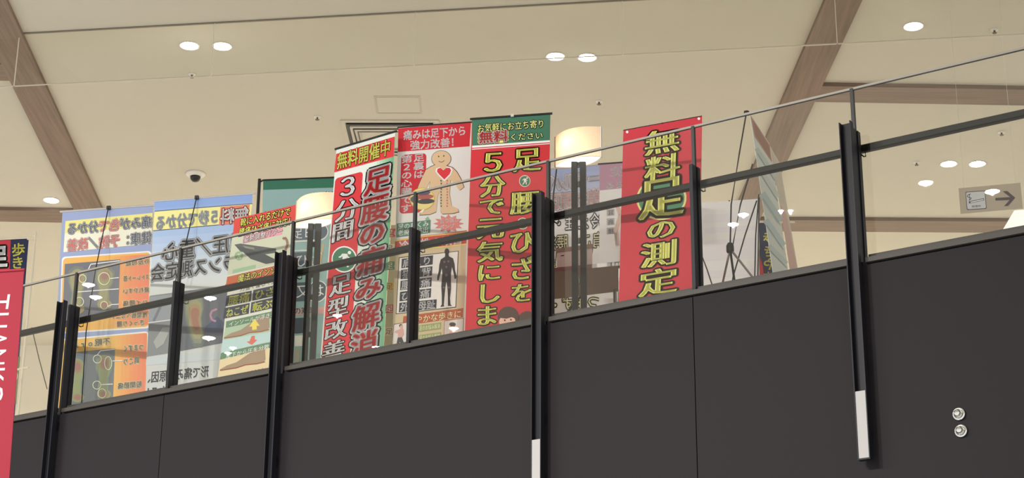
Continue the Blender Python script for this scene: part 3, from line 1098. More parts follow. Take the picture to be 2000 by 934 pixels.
for x, y, rx, ry, c in ((826, 377, 15, 5, '#4b4a60'), (830, 385, 17, 5, '#9a4f48'), (810, 390, 8, 7, '#54505a'), (832, 394, 17, 5, '#3d3b40')):
    b.ell(m, x, y, rx, ry, c, 6, 18, -.06)
b.poly(m, [(818, 416), (832, 404), (826, 416)], '#dcd6bd', 5)
b.poly(m, [(830, 428), (836, 423), (840, 430), (837, 430), (837, 434), (832, 434), (832, 430)], '#7fa18c', 3)
st = []
for k in range(24):
    a = 6.2832 * k / 24
    rr = 1 if k % 2 == 0 else .66
    st.append((876 + 30 * rr * math.cos(a), 437 + 18 * rr * math.sin(a)))
b.poly(m, st, '#c0716b', 3)
b.poly(m, [(775, 437), (841, 430), (840, 455), (774, 464)], '#4c7660', 3)
m = b.part('lettering')
b.txt(m, '折り返し', (859, 428), (897, 424), (859, 438), '#ecdeda', 5, bold=.02)
b.txt(m, 'ポンプ', (859, 440), (888, 437), (859, 450), '#ecdeda', 5, bold=.02)
b.txt(m, '足のむくみ', (777, 438), (838, 431), (777, 450), '#e9eee8', 5)
b.txt(m, '老廃物排出', (777, 450), (838, 443), (776, 462), '#e9eee8', 5)
# lower half of the same sheet: symptom list and silhouette
m = b.part('header_band')
b.poly(m, [(772, 470), (830, 460), (870, 456), (912, 450), (911, 476), (870, 482), (820, 488), (770, 494)], '#b4433a', 1)
b.line(m, [(772, 471), (830, 462), (870, 458), (912, 453)], 2, '#d9b458', 2)
b.line(m, [(771, 494), (820, 487), (870, 482), (911, 477)], 2.4, '#dcc06a', 2)
m = b.part('caption_band')
b.poly(m, [(788, 618), (905, 602), (904, 620), (786, 637)], '#a5573a', 1)
m = b.part('lettering')
b.txt(m, '冷え性の改善', (779, 471), (905, 457), (778, 491), '#efece4', 3, bold=.03)
b.txt(m, '軽やかな歩きに', (796, 619), (902, 605), (795, 635), '#e8d9a4', 3)
m = b.part('symptom_list')
b.poly(m, [(779, 503), (896, 490), (891, 601), (773, 614)], '#3c3836', 1)
b.poly(m, [(780.5, 504.5), (894.5, 491.5), (889.5, 599.5), (774.5, 612.5)], '#d3d0ca', 2)
for k, s in enumerate(('肩こり', '猫　背', '腰　痛', 'ひざ痛', '外反母趾')):
    y = 506 + k * 21.5
    xl, w = 785 - k * 1.2, (73 if k == 4 else 61)
    b.poly(m, [(xl, y), (xl + w, y - 7), (xl + w - 1, y + 11), (xl - 1, y + 18.5)], '#33353d', 3)
    b.txt(m, s, (xl + 2, y + .5), (xl + w - 2, y - 6), (xl + 1, y + 18), '#e2e2de', 4, bold=.02)
m = b.part('silhouette')
SB = '#352f31'
b.ell(m, 873, 492, 4.6, 6.5, SB, 3)
b.poly(m, [(870, 496), (876, 496), (877, 501), (885, 505), (888, 516), (889, 528), (892, 540), (891, 545), (888, 545), (886, 534), (883, 522), (881, 534), (881, 548), (881, 565), (879, 582), (880, 595), (883, 598),
           (875, 598), (875, 580), (874, 562), (872, 550), (870, 562), (868, 582), (867, 596), (868, 599), (860, 600), (863, 595), (863, 578), (862, 560), (863, 545), (864, 534), (863, 524), (860, 536), (857, 548), (854, 548), (854, 542), (857, 530), (858, 518), (861, 507), (869, 502)], SB, 3)
for x, y, r in ((868, 512, 2.2), (876, 511, 2.2), (872, 522, 2.2), (872, 538, 3), (867, 562, 2), (877, 562, 2)):
    b.ell(m, x, y, r, r, '#6e5a5c', 4, 10)
m = b.part('photo_print')
b.poly(m, [(769, 633), (797, 629), (794, 690), (763, 694)], '#8d5a4c', 1)
b.poly(m, [(770, 634.5), (796, 630.5), (793, 689), (764, 692)], '#cfc8c2', 2)
b.ell(m, 785, 621 + 14, 0.1, 0.1, '#cfc8c2', 2, 6)
b.ell(m, 784, 622.5 + 17, 3, 4, '#c7a08c', 4, 12)
b.ell(m, 783, 621 + 16, 3.4, 3.6, '#3c302c', 3, 12)
b.poly(m, [(781, 643), (788, 643), (789, 654), (784, 660), (777, 660), (778, 652), (771, 650), (772, 647)], '#c79a94', 4)
b.poly(m, [(777, 660), (785, 659), (790, 672), (788, 687), (785, 687), (785, 674), (781, 668), (777, 678), (774, 690), (771, 689), (774, 676)], '#47474a', 4)
b.poly(m, [(868, 626), (906, 621), (904, 672), (866, 677)], '#8d5a4c', 1)
b.poly(m, [(869, 627.5), (905, 622.5), (903, 671), (867, 675.5)], '#cbc4bb', 2)
b.ell(m, 884, 640, 5, 6, '#b8938a', 3, 14)
b.ell(m, 884, 634, 6.5, 4, '#4b433e', 4, 14)
b.poly(m, [(878, 648), (889, 647), (892, 668), (876, 670)], '#c79f98', 3)
for y in (634, 653):
    b.poly(m, [(818, y + 2), (862, y - 4), (861, y + 9), (817, y + 15)], '#8a9660', 2)
    b.txt(m, '足のお悩み解消', (819, y + 3), (860, y - 2), (819, y + 13), '#d8dab4', 3)
b.done()
b.stand()

# ---- cream banner almost hidden behind the two
b = Banner('roll_banner', 'cream banner with red writing mostly hidden behind the body diagram banner', 'banner', (764, 440), (917, 430), (749, 690), -.75, '#b7ab86', 'display banners on the upper floor')
m = b.part('lettering')
for k, y in enumerate((448, 478, 512, 552, 596, 640)):
    b.poly(m, [(752 - k * .0, y), (918, y - 12), (918, y + 4), (751, y + 16)], ('#b4433a', '#d2ccb4', '#5d7d55', '#c8a94e', '#b4433a', '#cdc3a2')[k], 1)
    b.txt(m, '足の痛み改善歩き健康', (752, y + 1), (916, y - 10), (752, y + 15), '#e8dfc8' if k in (0, 2, 4) else '#7d4038', 2)
b.done()
b.stand()

# ---- red banner with green header
b = Banner('roll_banner', 'red banner with green header and two columns of big yellow characters', 'banner', (922, 232.5), (1075, 222), (908, 651), -.24, '#bb343a', 'display banners on the upper floor')
b.bar(.014, M_BLACK2, .009)
m = MB()
m.bar(b.O + b.U * .5 + b.N * .012, b.O + b.U * .54 + b.N * .012, .012, .02, M_SILVER)
m.build('clip', b.t)
m = b.part('header_band')
b.poly(m, [(922, 234), (1075, 223.5), (1074, 274), (922, 285)], '#3f6b55', 1)
b.poly(m, [(922, 285), (1074, 274), (1074, 278), (922, 289)], '#e0ddd2', 1)
b.poly(m, [(922, 291), (1074, 280), (1074, 281.5), (922, 292.5)], '#e0ddd2', 1)
b.rrect(m, (933, 258), (993, 253), (933, 283), .02, '#d9cd6a', 2)
m = b.part('lettering')
b.txt(m, 'お気軽にお立ち寄り', (932, 243), (1064, 233), (932, 260), '#e8dc86', 3, out='#1c1f18', ow=.08)
b.txt(m, '無料', (935, 258), (993, 253), (935, 282), '#c43e40', 3, out='#f1e6cf', ow=.06, out2='#5d1c1c', ow2=.1, bold=.02)
b.txt(m, 'ください', (995, 261), (1061, 257), (995, 276), '#e8dc86', 3, out='#1c1f18', ow=.08)
kw = dict(col='#e2d66c', L=3, out='#33190f', ow=.055, serif=.028)
vcol(b, m, (('５', 934, 294, 994, 290, 933, 343), ('分', 937, 344, 988, 340, 936, 388), ('で', 935, 386, 987, 382, 934, 424), ('元', 931, 424, 986, 420, 930, 470),
            ('気', 931, 472, 984, 468, 930, 515), ('に', 930, 515, 981, 511, 929, 553), ('し', 928, 553, 981, 549, 927, 597), ('ま', 926, 597, 976, 593, 925, 640), ('す', 924, 642, 974, 638, 923, 684)), **kw)
vcol(b, m, (('足', 1001, 289, 1058, 284, 1000, 339), ('腰', 997, 374, 1055, 369, 996, 422), ('ひ', 993, 451, 1045, 446, 992, 500), ('ざ', 994, 504, 1045, 499, 993, 552), ('を', 996, 554, 1043, 550, 995, 594)), **kw)
m = b.part('badge')
walker(b, m, 1025, 354, 11, 2, '#d9d6c2', '#4d6b58')
walker(b, m, 1021, 437, 11, 2, '#d9d6c2', '#4d6b58')
m = b.part('children_print')
for x, y, s in ((993, 619, 1), (1030, 626, .9)):
    b.ell(m, x, y, 21 * s, 20 * s, '#54413a', 2)
    b.ell(m, x - 2, y + 10 * s, 16 * s, 14 * s, '#d8aa97', 3)
    b.poly(m, [(x - 19 * s, y + 2 * s), (x - 14 * s, y - 6 * s), (x + 12 * s, y - 8 * s), (x + 15 * s, y + 4 * s), (x + 6 * s, y + 1 * s), (x - 4 * s, y + 4 * s)], '#54413a', 4)
    b.ell(m, x - 7 * s, y + 7 * s, 1.6, 1.8, '#3a2b26', 5, 8)
    b.ell(m, x + 5 * s, y + 6 * s, 1.6, 1.8, '#3a2b26', 5, 8)
    b.line(m, [(x - 4 * s, y + 16 * s), (x + 2 * s, y + 15.5 * s)], 1.4, '#a85a50', 5)
b.done()
b.stand()

# ---- pale blue banner behind the lamp (back)
b = Banner('roll_banner', 'pale blue banner seen from behind with mirrored pink writing, behind the centre lamp', 'banner', (1066, 331), (1173, 322), (1062, 600), -1.95, '#dcdcda', 'display banners on the upper floor')
b.bar(.012, M_SILVER, .006)
m = b.part('background_print')
b.grad(m, (1066, 331), (1173, 322), (1063, 450), ['#96a0c6', '#abb2cc', '#c8c9d4', '#dcdcda'], 1, 10)
m = b.part('lettering')
kw = dict(out='#e9d9da', ow=.08, out2='#8d7f92', ow2=.12)
b.txt(m, 'ーラルバ', (1174, 331), (1070, 343), (1174, 364), '#a99bb0', 3, **kw)
b.txt(m, '崩れ原因', (1174, 368), (1066, 380), (1174, 401), '#b9898f', 3, out='#efe0e0', ow=.08, out2='#9d7f88', ow2=.12)
b.txt(m, '冷え性・不', (1176, 415), (1056, 424), (1176, 446), '#e9e9e4', 3, out='#6b6a70', ow=.09)
b.txt(m, '肩こ・腰痛', (1180, 452), (1064, 460), (1180, 484), '#d8d3b4', 3, out='#5d5a50', ow=.07)
b.txt(m, '膝の開', (1150, 500), (1066, 508), (1150, 524), '#d9cf92', 3, out='#5d5a50', ow=.07)
b.txt(m, 'つまず・', (1172, 574), (1072, 584), (1172, 602), '#e4dcae', 3, out='#5b543c', ow=.09)
b.done()
b.stand()
m = MB()
m.tube([at_o(1087, 331, -1.93), at_o(1081, 380, -1.88), at_o(1079, 420, -1.86)], .007, M_BLACK2, 6)
m.build('support_rod', b.t)

# ---- mauve banner (back)
b = Banner('roll_banner', 'pale banner with mauve header and mirrored white writing, half behind the plain red sheet', 'banner', (1171, 320.5), (1275, 313), (1170, 600), -1.78, '#dadad8', 'display banners on the upper floor')
b.bar(.012, M_BLACK2, .007)
m = b.part('header_band')
b.poly(m, [(1171, 321), (1275, 313), (1275, 362), (1171, 372)], '#ae889c', 1)
m = b.part('lettering')
b.txt(m, '足圧測定', (1268, 322), (1192, 326), (1268, 342), '#e3d6dc', 3, bold=.02)
b.txt(m, 'で決まる', (1262, 350), (1182, 356), (1262, 366), '#e3d6dc', 3, bold=.02)
for s, x, y in (('耳', 1190, 410), ('肩', 1190, 428), ('腰', 1190, 446)):
    b.poly(m, [(x - 5, y - 1), (x + 10, y - 2), (x + 10, y + 11), (x - 5, y + 12)], '#a9a9a8', 2)
    b.txt(m, s, (x + 9, y), (x - 3, y + 1), (x + 9, y + 11), '#55565a', 3)
m = b.part('figure_print')
b.line(m, [(1203, 395), (1212, 420), (1203, 450), (1206, 480)], 8, '#c9aea2', 2)
b.poly(m, [(1190, 455), (1205, 455), (1207, 482), (1193, 484)], '#d6d4d0', 2)
b.done()
b.stand()

# ---- plain red sheet with yellow characters
b = Banner('hanging_banner', 'plain red sheet with one column of yellow characters over a green disc', 'banner', (1217.5, 254.5), (1371, 226.5), (1208, 601), -.24, '#b83a44', 'display banners on the upper floor')
m = b.part('green_disc')
b.ell(m, 1292, 388, 49, 42, '#d6cf8c', 1, 32, -.12)
b.ell(m, 1292, 388, 45, 38.5, '#4d8263', 2, 32, -.12)
m = b.part('lettering')
kw = dict(col='#e2d874', L=4, out='#33200f', ow=.062, serif=.03)
vcol(b, m, (('無', 1259, 258, 1329, 245, 1258, 308), ('料', 1260, 308, 1330, 295, 1258, 358), ('足', 1247, 350, 1338, 334, 1245, 436), ('の', 1262, 432, 1324, 421, 1260, 474),
            ('測', 1252, 476, 1326, 464, 1250, 528), ('定', 1249, 530, 1326, 517, 1246, 584), ('会', 1247, 586, 1325, 573, 1245, 636)), **kw)
m = b.part('eyelet', 'small white eyelet')
b.ell(m, 1225, 258, 2.6, 2.6, '#e8e0dc', 1, 12)
m = b.part('eyelet', 'small white eyelet')
b.ell(m, 1365, 232, 2.6, 2.6, '#e8e0dc', 1, 12)
b.done()
b.bar(.0, M_BLACK2, .003, 'top_string')
b.stand(-.04)

# ---- plain pale back of a banner by the crossed rods
b = Banner('roll_banner', 'pale grey reverse of a banner standing behind crossed black rods', 'banner', (1366, 396), (1483, 388.5), (1362, 590), -1.75, '#dddbdf', 'display banners on the upper floor')
m = b.part('show_through_print')
for y, h, c in ((420, 16, '#d2d1d7'), (446, 10, '#d2d1d7'), (470, 40, '#d2d1d7'), (530, 14, '#d2d1d7')):
    b.poly(m, [(1376, y), (1474, y - 6), (1474, y - 6 + h), (1375, y + h)], c, 1)
b.done()
m = MB()
m.tube([b.O + b.U + b.N * .02, b.O + b.U * .98 + b.V * .9 + b.N * .02], .006, M_BLACK2, 6)
m.build('side_rod', b.t)
b.stand()

# ---- banner seen nearly edge-on, on an X stand
b = Banner('x_banner', 'pale green banner seen almost edge-on, held by a black X-shaped stand', 'banner', (1465, 222), (1503, 281), (1511, 541), -.42, '#bcc0b8', 'display banners on the upper floor', blo=-.42)
m = b.part('header_band')
b.poly(m, [(1465, 224), (1503, 283), (1508, 318), (1474, 268)], '#ad8474', 1)
for k in range(6):
    b.line(m, [(1470 + k * .8, 236 + k * 5), (1503 + k * .4, 288 + k * 4.5)], 1.6, '#96705f', 2)
m = b.part('picture_panel')
for x0_, y0_, x1_, y1_, w_, c in ((1477, 290, 1513, 345, 16, '#acb2a8'), (1483, 330, 1519, 385, 18, '#b2b7af'), (1488, 378, 1524, 432, 26, '#a3adaa'), (1495, 430, 1530, 480, 22, '#a8b2b2'), (1502, 480, 1536, 515, 16, '#adb4b2')):
    b.line(m, [(x0_, y0_), (x1_, y1_)], w_ * .55, c, 1)
    b.line(m, [(x0_ + 2, y0_ + 10), (x1_, y1_ + 8)], 1.5, '#8d9998', 2)
b.done()
hub = at_o(1426, 486, -.62)
for pts in ([(1458, 219, -.46), (1444, 300, -.56), (1428, 400, -.62), (1426, 486, -.62)], [(1470, 320, -.55), (1446, 400, -.6), (1430, 486, -.62)]):
    m = MB()
    m.tube([at_o(x, y, o) for x, y, o in pts], .0055, M_BLACK2, 6)
    m.build('stand_rod', b.t)
m = MB()
m.lathe(hub, [(.02, -.03), (.026, -.02), (.026, .02), (.016, .04), (.01, .04)], M_BLACK2, 12)
m.build('hub', b.t)
for (x, y) in ((1410, 560), (1475, 548), (1440, 590)):
    m = MB()
    q = at_o(x, y, -.62 if x != 1440 else -.8)
    dd = q - hub
    q = hub + dd * ((Z_FLOOR + .01 - hub.z) / dd.z)
    m.tube([hub, q], .008, M_GREYM if x != 1440 else M_BLACK2, 6)
    m.build('stand_leg', b.t)
m = MB()
m.bar(at_o(1455, 220, -.45), at_o(1461, 219, -.44), .02, .02, M_BLACK2)
m.build('clip', b.t)

b = Banner('x_banner', 'faint pink banner edge-on behind the pale green one', 'banner', (1504, 285), (1523, 318), (1545, 528), -1.5, '#b5ab9a', 'display banners on the upper floor', blo=-1.5)
m = b.part('print_strip')
b.poly(m, [(1524, 400), (1536, 420), (1556, 522), (1542, 527)], '#b5958a', 1)
b.poly(m, [(1508, 300), (1524, 330), (1534, 400), (1522, 396)], '#b3a897', 1)
b.done()
b.stand()

# ---- stray pole with two black strings, right of the red sheet
t = thing('x_stand', 'thin black folding stand with diagonal rods in front of the pale banner reverse', 'stand', Vector((at_o(1400, 570, -1.1).x, at_o(1400, 570, -1.1).y, Z_FLOOR)))
for pts in ([(1478, 392), (1455, 460), (1432, 540), (1424, 575)], [(1367, 490), (1380, 524), (1392, 560), (1398, 580)], [(1482, 380), (1476, 460), (1474, 548), (1474, 575)]):
    m = MB()
    q = [at_o(x, y, -1.1) for x, y in pts]
    q.append(Vector((q[-1].x, q[-1].y, Z_FLOOR)))
    m.tube(q, .005, M_BLACK2, 6)
    m.build('rod', t)

# ---- navy and red pole flags
b = Banner('pole_flag', 'navy and red flag with yellow writing on a white pole at the far left', 'flag', (-70, 473), (56, 466), (-100, 800), -1.1, '#2a2f48', 'navy pole flags', zbot=Z_FLOOR + .3)
m = b.part('red_stripe')
b.poly(m, [(-70, 474), (21, 469), (18, 560), (-5, 820), (-98, 820)], '#b23a44', 1)
m = b.part('lettering')
for ch, x, y, sz in (('歩', 23, 475, 27), ('き', 22, 501, 26), ('方', 20, 530, 26), ('イ', 16, 600, 28), ('ベ', 14, 630, 28), ('ン', 10, 660, 30), ('ト', 4, 700, 34)):
    b.txt(m, ch, (x, y), (x + sz, y - 1), (x - 1, y + sz), '#e0cf5c', 2, bold=.02)
b.txt(m, '足', (-26, 480), (16, 478), (-27, 524), '#e6e4e0', 3, out='#1a1414', ow=.08, bold=.05)
m = b.part('photo_print')
b.poly(m, [(12, 700), (40, 697), (32, 790), (4, 795)], '#6b6d50', 4)
b.ell(m, 28, 735, 8, 10, '#a3978a', 5, 14)
b.done()
M_PW = plain('white_pole', '#d6cdb6', rough=.5)
pt = at_o(71, 453, -1.1)
pp = Vector((pt.x, pt.y, Z_FLOOR))
m = MB()
m.tube([pp + Z * .03, pt], .012, M_PW, 8)
m.build('pole', b.t)
m = MB()
m.tube([pt - Z * .03, b.O + Z * .012 + RAIL * .0], .007, M_PW, 6)
m.build('cross_bar', b.t)
m = MB()
for y in (467, 722):
    m.tube([at_o(54, y, -1.1) if y == 467 else at_o(34, y, -1.1), at_o(70, y - 1, -1.1) if y == 467 else at_o(56, y - 4, -1.1)], .01, M_PW, 6)
m.build('loop', b.t)
m = MB()
m.lathe(pp, [(.17, 0), (.17, .03), (.13, .05), (.03, .06), (.02, .09), (0, .09)], M_PW, 20)
m.build('base', b.t)
m = MB()
m.tube([at_o(62, 640, -1.0), at_o(76, 700, -1.0), at_o(92, 760, -1.0)], .004, M_BLACK2, 6)
m.build('string', b.t)

b = Banner('pole_flag', 'navy flag with yellow writing and a red edge, behind the edge-on banner', 'flag', (1483, 436), (1522, 432), (1483, 560), -2.4, '#2b2f48', 'navy pole flags', zbot=Z_FLOOR + .3)
m = b.part('red_stripe')
b.poly(m, [(1484, 500), (1490, 520), (1494, 560), (1483, 580)], '#b0363e', 1)
m = b.part('lettering')
for ch, y in (('歩', 450), ('き', 476), ('や', 502), ('す', 528)):
    b.txt(m, ch, (1516, y), (1490, y + 2), (1516, y + 26), '#d9ca62', 2, bold=.02)
b.done()
pt = at_o(1478, 432, -2.4)
m = MB()
pp = Vector((pt.x, pt.y, Z_FLOOR))
m.tube([pp, pt], .01, M_PW, 8)
m.build('pole', b.t)
m = MB()
m.tube([at_o(1480, 434, -2.4), at_o(1552, 434, -2.4)], .007, M_PW, 6)
m.build('cross_bar', b.t)
m = MB()
m.lathe(pp, [(.17, 0), (.17, .03), (.13, .05), (.03, .06), (0, .06)], M_PW, 20)
m.build('base', b.t)

# ---- red hanging banner at the far left, in the atrium
PR = Vector((0, 1, 0))
tl = at_plane(-62, 534.5, Vector((0, 10.6, 0)), PR)
tr = at_z(47, 527, tl.z)
b = Banner.__new__(Banner)
b.O, b.U = tl, tr - tl
nn = b.U.cross(Z).normalized()
nn = nn if nn.dot(CAM - b.O) > 0 else -nn
bl = at_plane(18, 934, tr, nn) - tr
b.V = bl * ((2.1 - tr.z) / bl.z)
b.N = b.U.cross(b.V).normalized()
b.N = b.N if b.N.dot(CAM - b.O) > 0 else -b.N
b.base = b.O + b.U / 2 + b.V
b.base.z = 0
b.t = thing('hanging_banner', 'pinkish red banner with pale letters running down it, cut by the left edge', 'banner', b.base)
m = MB()
q = [b.O, b.O + b.U, b.O + b.U + b.V, b.O + b.V]
m.hexa([k - b.N * .003 for k in q] + q, ink('#75202c'))
m.build('cloth', b.t)
b.e1 = b.U.normalized()
b.e2 = (b.V - b.e1 * b.V.dot(b.e1)).normalized()
b.w, b.h, b.open = b.U.length, b.V.length, []
m = b.part('lettering')
gy0 = 575
for i, ch in enumerate('THANKS'):
    vs, fs = glyph(ch)
    h = 36
    y0_ = gy0 + i * h
    xr = 20 - i * 2.5
    a = b.uv((xr, y0_))
    e = b.uv((xr - 38, y0_ + 1.5))
    g = b.uv((xr - 4, y0_ + h * .8))
    xs = [v[0] for v in vs]
    x_0, x_1 = min(xs), max(xs)
    pts = []
    for gx, gy in vs:
        f, k = (gx - x_0) / (x_1 - x_0), 1 - gy / .75
        pts.append(b.P((a[0] + (e[0] - a[0]) * k + (g[0] - a[0]) * f, a[1] + (e[1] - a[1]) * k + (g[1] - a[1]) * f), 1))
    m.mesh(pts, fs, ink('#a8999d'))
b.done()
b.bar(.004, ink('#7d2430'), .008)
m = MB()
p = b.O - b.e1 * .02
m.tube([Vector((p.x, p.y, 0)), p + Z * .02], .014, M_SILVER, 8)
m.build('pole', b.t)
m = MB()
m.lathe(Vector((p.x, p.y, 0)), [(.2, 0), (.2, .03), (.16, .05), (.03, .06), (0, .06)], M_SILVER, 20)
m.build('base', b.t)

# ================================================================== LAMPS ON THE UPPER FLOOR
m_sh = bpy.data.materials.new('lamp_shade_paper')
m_sh.use_nodes = True
nt = m_sh.node_tree
nt.nodes.clear()
o_ = nt.nodes.new('ShaderNodeOutputMaterial')
tl_ = nt.nodes.new('ShaderNodeBsdfTranslucent')
tl_.inputs[0].default_value = (.90, .76, .60, 1)
df_ = nt.nodes.new('ShaderNodeBsdfDiffuse')
df_.inputs[0].default_value = (.80, .70, .60, 1)
mx_ = nt.nodes.new('ShaderNodeMixShader')
mx_.inputs[0].default_value = .45
nt.links.new(tl_.outputs[0], mx_.inputs[1])
nt.links.new(df_.outputs[0], mx_.inputs[2])
nt.links.new(mx_.outputs[0], o_.inputs[0])
M_DIFF = plain('lamp_diffuser', (1, .97, .92, 1), emit=1.9)
M_BULB = plain('lamp_bulb', (1, .80, .50, 1), emit=17)


def floor_lamp(pl, pr, o, htop, posts, label):
    """pl, pr: pixels of the two lower tips of the shade"""
    a = at_o(*pl, o)
    bq = at_z(*pr, a.z)
    c = (a + bq) / 2
    ch = (bq - a)
    e = ch.normalized()
    n = Vector((e.y, -e.x, 0))
    if n.dot(CAM - c) < 0:
        n = -n
    hw = ch.length / 2
    t = thing('floor_lamp', label, 'lamp', Vector((c.x, c.y, Z_FLOOR)), 'standing lamps with curved shades')

    def lens(k, z, sc=1.0):
        pts = []
        for side in (1, -1):
            for i in range(k):
                x = -1 + 2 * i / k
                x *= side
                pts.append(c + e * (hw * sc * x) + n * (side * .085 * sc * (1 - x * x)) + Z * (z - c.z))
        return pts
    K = 14
    lo, hi = lens(K, a.z), lens(K, a.z + htop)
    m = MB()
    N_ = len(lo)
    m.mesh(lo + hi, [(i, (i + 1) % N_, N_ + (i + 1) % N_, N_ + i) for i in range(N_)], m_sh)
    m.build('shade', t)
    m = MB()
    d = lens(K, a.z + .006, .99)
    m.face(d, M_DIFF)
    m.build('diffuser', t, 'bright white underside of the shade')
    for q, s in ((a, 1), (bq, -1)):
        m = MB()
        m.bar(q + e * (.004 * s) - Z * .002, q + e * (.004 * s) + Z * (htop + .003), .010, .012, M_SILVER, n)
        m.build('shade_edge', t)
    m = MB()
    bc = c - e * hw * .22 + Z * (htop * .62)
    m.lathe(bc, [(0, -.045), (.025, -.03), (.032, 0), (.025, .03), (0, .045)], M_BULB, 14)
    m.build('bulb', t, smooth=True)
    # twin post
    for (x0_, x1_) in posts:
        m = MB()
        y = (pl[1] + pr[1]) / 2
        p = [at_plane(x, y, c, Vector((0, 1, 0))) for x in (x0_, x1_)]
        s0, s1 = (p[0] - c).dot(Vector((1, 0, 0))), (p[1] - c).dot(Vector((1, 0, 0)))
        q = [c + Vector((s0, 0, 0)) - n * .006, c + Vector((s1, 0, 0)) - n * .006, c + Vector((s1, 0, 0)) + n * .006, c + Vector((s0, 0, 0)) + n * .006]
        m.hexa([Vector((k.x, k.y, Z_FLOOR)) for k in q] + [Vector((k.x, k.y, a.z + .004)) for k in q], plain('lamp_post_metal', '#2b2a27', rough=.45, metal=.3))
        m.build('post', t)
    xm = (at_plane((posts[0][1] + posts[1][0]) / 2, y, c, Vector((0, 1, 0))) - c).x
    for zz in (-.02, -.17, -.42, -.60, -.9, -1.2):
        m = MB()
        cc = c + Vector((xm, 0, 0)) + Z * (zz)
        m.bar(cc - Z * .02, cc + Z * .02, .016, .010, plain('lamp_post_metal', '#2b2a27'), n)
        m.build('spacer', t)
    m = MB()
    m.lathe(Vector((c.x, c.y, Z_FLOOR)), [(.17, 0), (.17, .015), (.15, .02), (0, .02)], M_BLACK, 24)
    m.build('base', t)


floor_lamp((1084, 327), (1175, 307), -.62, .235, ((1116.5, 1127.5), (1133, 1144)), 'standing lamp with glowing curved shade right of the red banner with green header')
floor_lamp((577, 446), (655, 429), -.55, .225, ((602.5, 612), (617, 627.5)), 'standing lamp with glowing curved shade left of the tall red banner')

# ================================================================== TABLE BEHIND THE GLASS
M_TAB = plain('table_brown', '#7d6255', rough=.6, noise=.05, nscale=8)
zt = at_o(1150, 520, -1.0).z
q = [at_z(1062, 587, zt), at_z(1211, 569, zt), at_z(1222, 518, zt), at_z(1066, 533, zt)]
cb = sum(q, Vector()) / 4
t = thing('folding_table', 'brown table seen from below, with grey edge, behind the centre lamp', 'table', Vector((cb.x, cb.y, Z_FLOOR)))
m = MB()
m.hexa(q + [p + Z * .025 for p in q], M_TAB)
m.build('tabletop', t)
m = MB()
for i in range(4):
    j = (i + 1) % 4
    m.bar(q[i] + Z * .016, q[j] + Z * .016, .008, .03, M_GREYM)
m.build('edge_band', t)
for i in range(4):
    m = MB()
    p = q[i] + (cb - q[i]) * .14
    m.tube([p, Vector((p.x, p.y, Z_FLOOR))], .014, M_GREYM, 8)
    m.build('leg', t)
m = MB()
p0, p1 = q[0] + (cb - q[0]) * .14, q[1] + (cb - q[1]) * .14
m.tube([p0 - Z * .28, p0 + (p1 - p0) * .5 - Z * .01], .008, M_BLACK2, 6)
m.build('brace', t)
ztt = zt + .033
# white box on the table
def on_table(px, py):
    return at_z(px, py, ztt)
e = (q[1] - q[0]).normalized()
f_ = (q[3] - q[0]).normalized()
pb = q[2] - f_ * .05
nb = e.cross(Z).normalized()
k0, k1 = at_plane(1088, 520, pb, nb), at_plane(1157, 512, pb, nb)
k0.z = k1.z = ztt
b0 = [k0, k1, k1 - f_ * .2, k0 - f_ * .2]
cb2 = sum(b0, Vector()) / 4
t = thing('storage_box', 'white box with a slot and brown lid on the table behind the lamp', 'box', cb2)
m = MB()
m.hexa(b0 + [p + Z * .15 for p in b0], M_WHITEP)
m.build('body', t)
m = MB()
cc = [p + Z * .15 for p in b0]
cc = [p + (p - (cb2 + Z * .15)) * .06 for p in cc]
m.hexa(cc + [p + Z * .03 for p in cc], plain('lid_brown', '#9d8d7e', rough=.6))
m.build('lid', t)
m = MB()
m.bar(b0[0] + e * .03 + Z * .12 + f_ * .001, b0[0] + e * .055 + Z * .12 + f_ * .001, .003, .006, M_BLACK2)
m.build('slot', t)

# ================================================================== SMOKING SIGN
tl = at_o(1872, 368, -5.5)
tr = at_z(1993, 357, tl.z)
u = tr - tl
n = u.cross(Z).normalized()
n = n if n.dot(CAM - tl) > 0 else -n
bl = at_plane(1876, 418, tl, n)
v = Vector((0, 0, bl.z - tl.z))
M_SIGN = plain('sign_acrylic', '#c4b7a4', rough=.3)
b = Banner.__new__(Banner)
b.O, b.U, b.V, b.N = tl, u, v, n
b.e1, b.e2, b.open = u.normalized(), v.normalized(), []
b.w, b.h = u.length, v.length
b.t = thing('smoking_sign', 'hanging beige sign with a cigarette pictogram and an arrow pointing right', 'sign', tl + u / 2 + v)
m = MB()
q = [tl, tl + u, tl + u + v, tl + v]
m.hexa([p - n * .008 for p in q] + q, M_SIGN)
m.build('plate', b.t)
m = b.part('pictogram')
b.rrect(m, (1885.5, 375), (1924, 372.5), (1888.5, 410.5), .012, '#4a4650', 2)
b.rrect(m, (1886.7, 376.2), (1922.9, 373.8), (1889.6, 409.2), .012, '#c4c6ca', 3)
b.poly(m, [(1892, 394), (1921.5, 387.5), (1922.5, 391.5), (1893, 398)], '#4a4650', 4)
b.poly(m, [(1895, 394.7), (1920.5, 389), (1921.3, 391), (1895.8, 396.6)], '#d6d7d9', 5)
sq = [(1896 , 379), (1891, 381), (1889, 384), (1893, 386.5), (1897, 387), (1896, 390), (1892, 391.5)]
b.line(m, sq, 1.2, '#4a4650', 4)
b.line(m, [(1893.5, 379), (1894, 392)], 1, '#4a4650', 4)
b.txt(m, '喫煙所', (1897.5, 401.5), (1916, 400.2), (1897.8, 406.5), '#3e3a42', 4)
m = b.part('arrow')
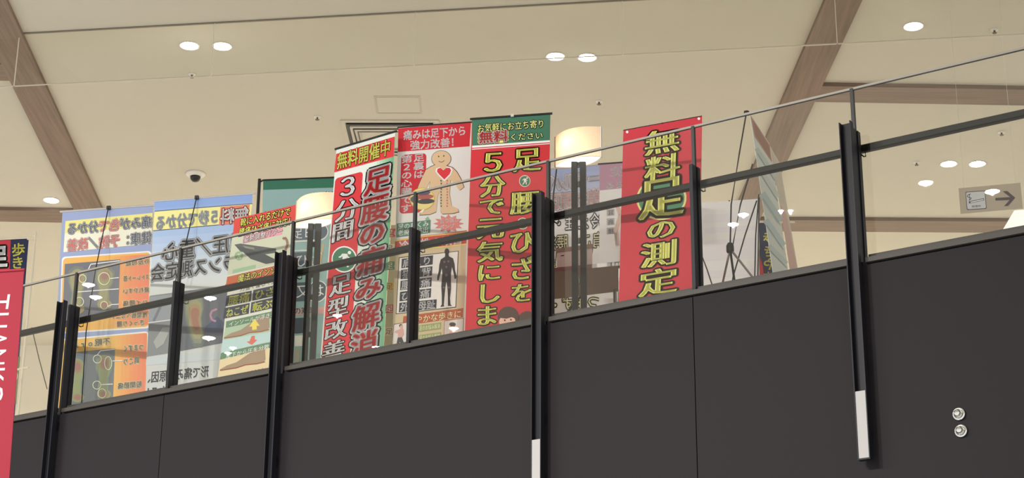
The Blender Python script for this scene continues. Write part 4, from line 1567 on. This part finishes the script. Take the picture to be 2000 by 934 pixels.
b.poly(m, [(1944, 387), (1973, 385.3), (1958.5, 374), (1967, 373.3), (1983, 386.5), (1969, 402.5), (1961, 403), (1972, 391), (1944.3, 392)], '#544c4e', 3)
b.done()
for f in (.09, .92):
    m = MB()
    p = tl + u * f - n * .004
    m.tube([p, Vector((p.x, p.y, Z_CEIL))], .0014, M_PW, 5)
    m.build('hanging_wire', b.t)

# ---- bright white fascia of a shop front at the right edge
zq = [at_o(x, y, -3.0) for x, y in ((1946, 470), (1981, 411), (2060, 405), (2060, 470))]
t = thing('light_box', 'glowing white slanted box at the right edge behind the fascia', 'light box', Vector((zq[0].x + .3, zq[0].y, zq[0].z - .9)))
m = MB()
dn = OUT * .35
lowz = Z_FLOOR + .0
base4 = [Vector((p.x, p.y, lowz)) for p in (zq[0], zq[3])]
f4 = [zq[0], zq[3], zq[2], zq[1]]
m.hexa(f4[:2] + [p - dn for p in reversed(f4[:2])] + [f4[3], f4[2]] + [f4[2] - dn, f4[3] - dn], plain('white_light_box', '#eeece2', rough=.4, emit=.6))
m.build('face', t)
m = MB()
q = [zq[0], zq[3], zq[3] - dn, zq[0] - dn]
m.hexa([Vector((p.x, p.y, lowz)) for p in q] + q, M_WHITEP)
m.build('plinth', t)

# ================================================================== KNOBS ON THE FASCIA
for x, y, lb in ((1873, 809, 'upper chrome cup fitting on the dark fascia at lower right'), (1877, 842, 'lower chrome cup fitting on the dark fascia at lower right')):
    c = at_o(x, y, .075)
    t = thing('chrome_fitting', lb, 'fitting', c - OUT * .003, 'chrome fittings on the fascia')
    ax = (RAIL, Z, OUT)
    m = MB()
    m.lathe(c, [(.038, -.003), (.038, .006), (.034, .010), (.026, .012), (.022, .004), (.012, .002), (0, .002)], M_CHROME, 24, ax)
    m.build('rosette', t, smooth=True)
    m = MB()
    m.lathe(c, [(.011, .0), (.011, .02), (.018, .026), (.02, .034), (.014, .042), (0, .045)], M_CHROME, 20, ax)
    m.build('knob', t, smooth=True)

for o in bpy.data.objects:
    if '_b' in o:
        del o['_b']
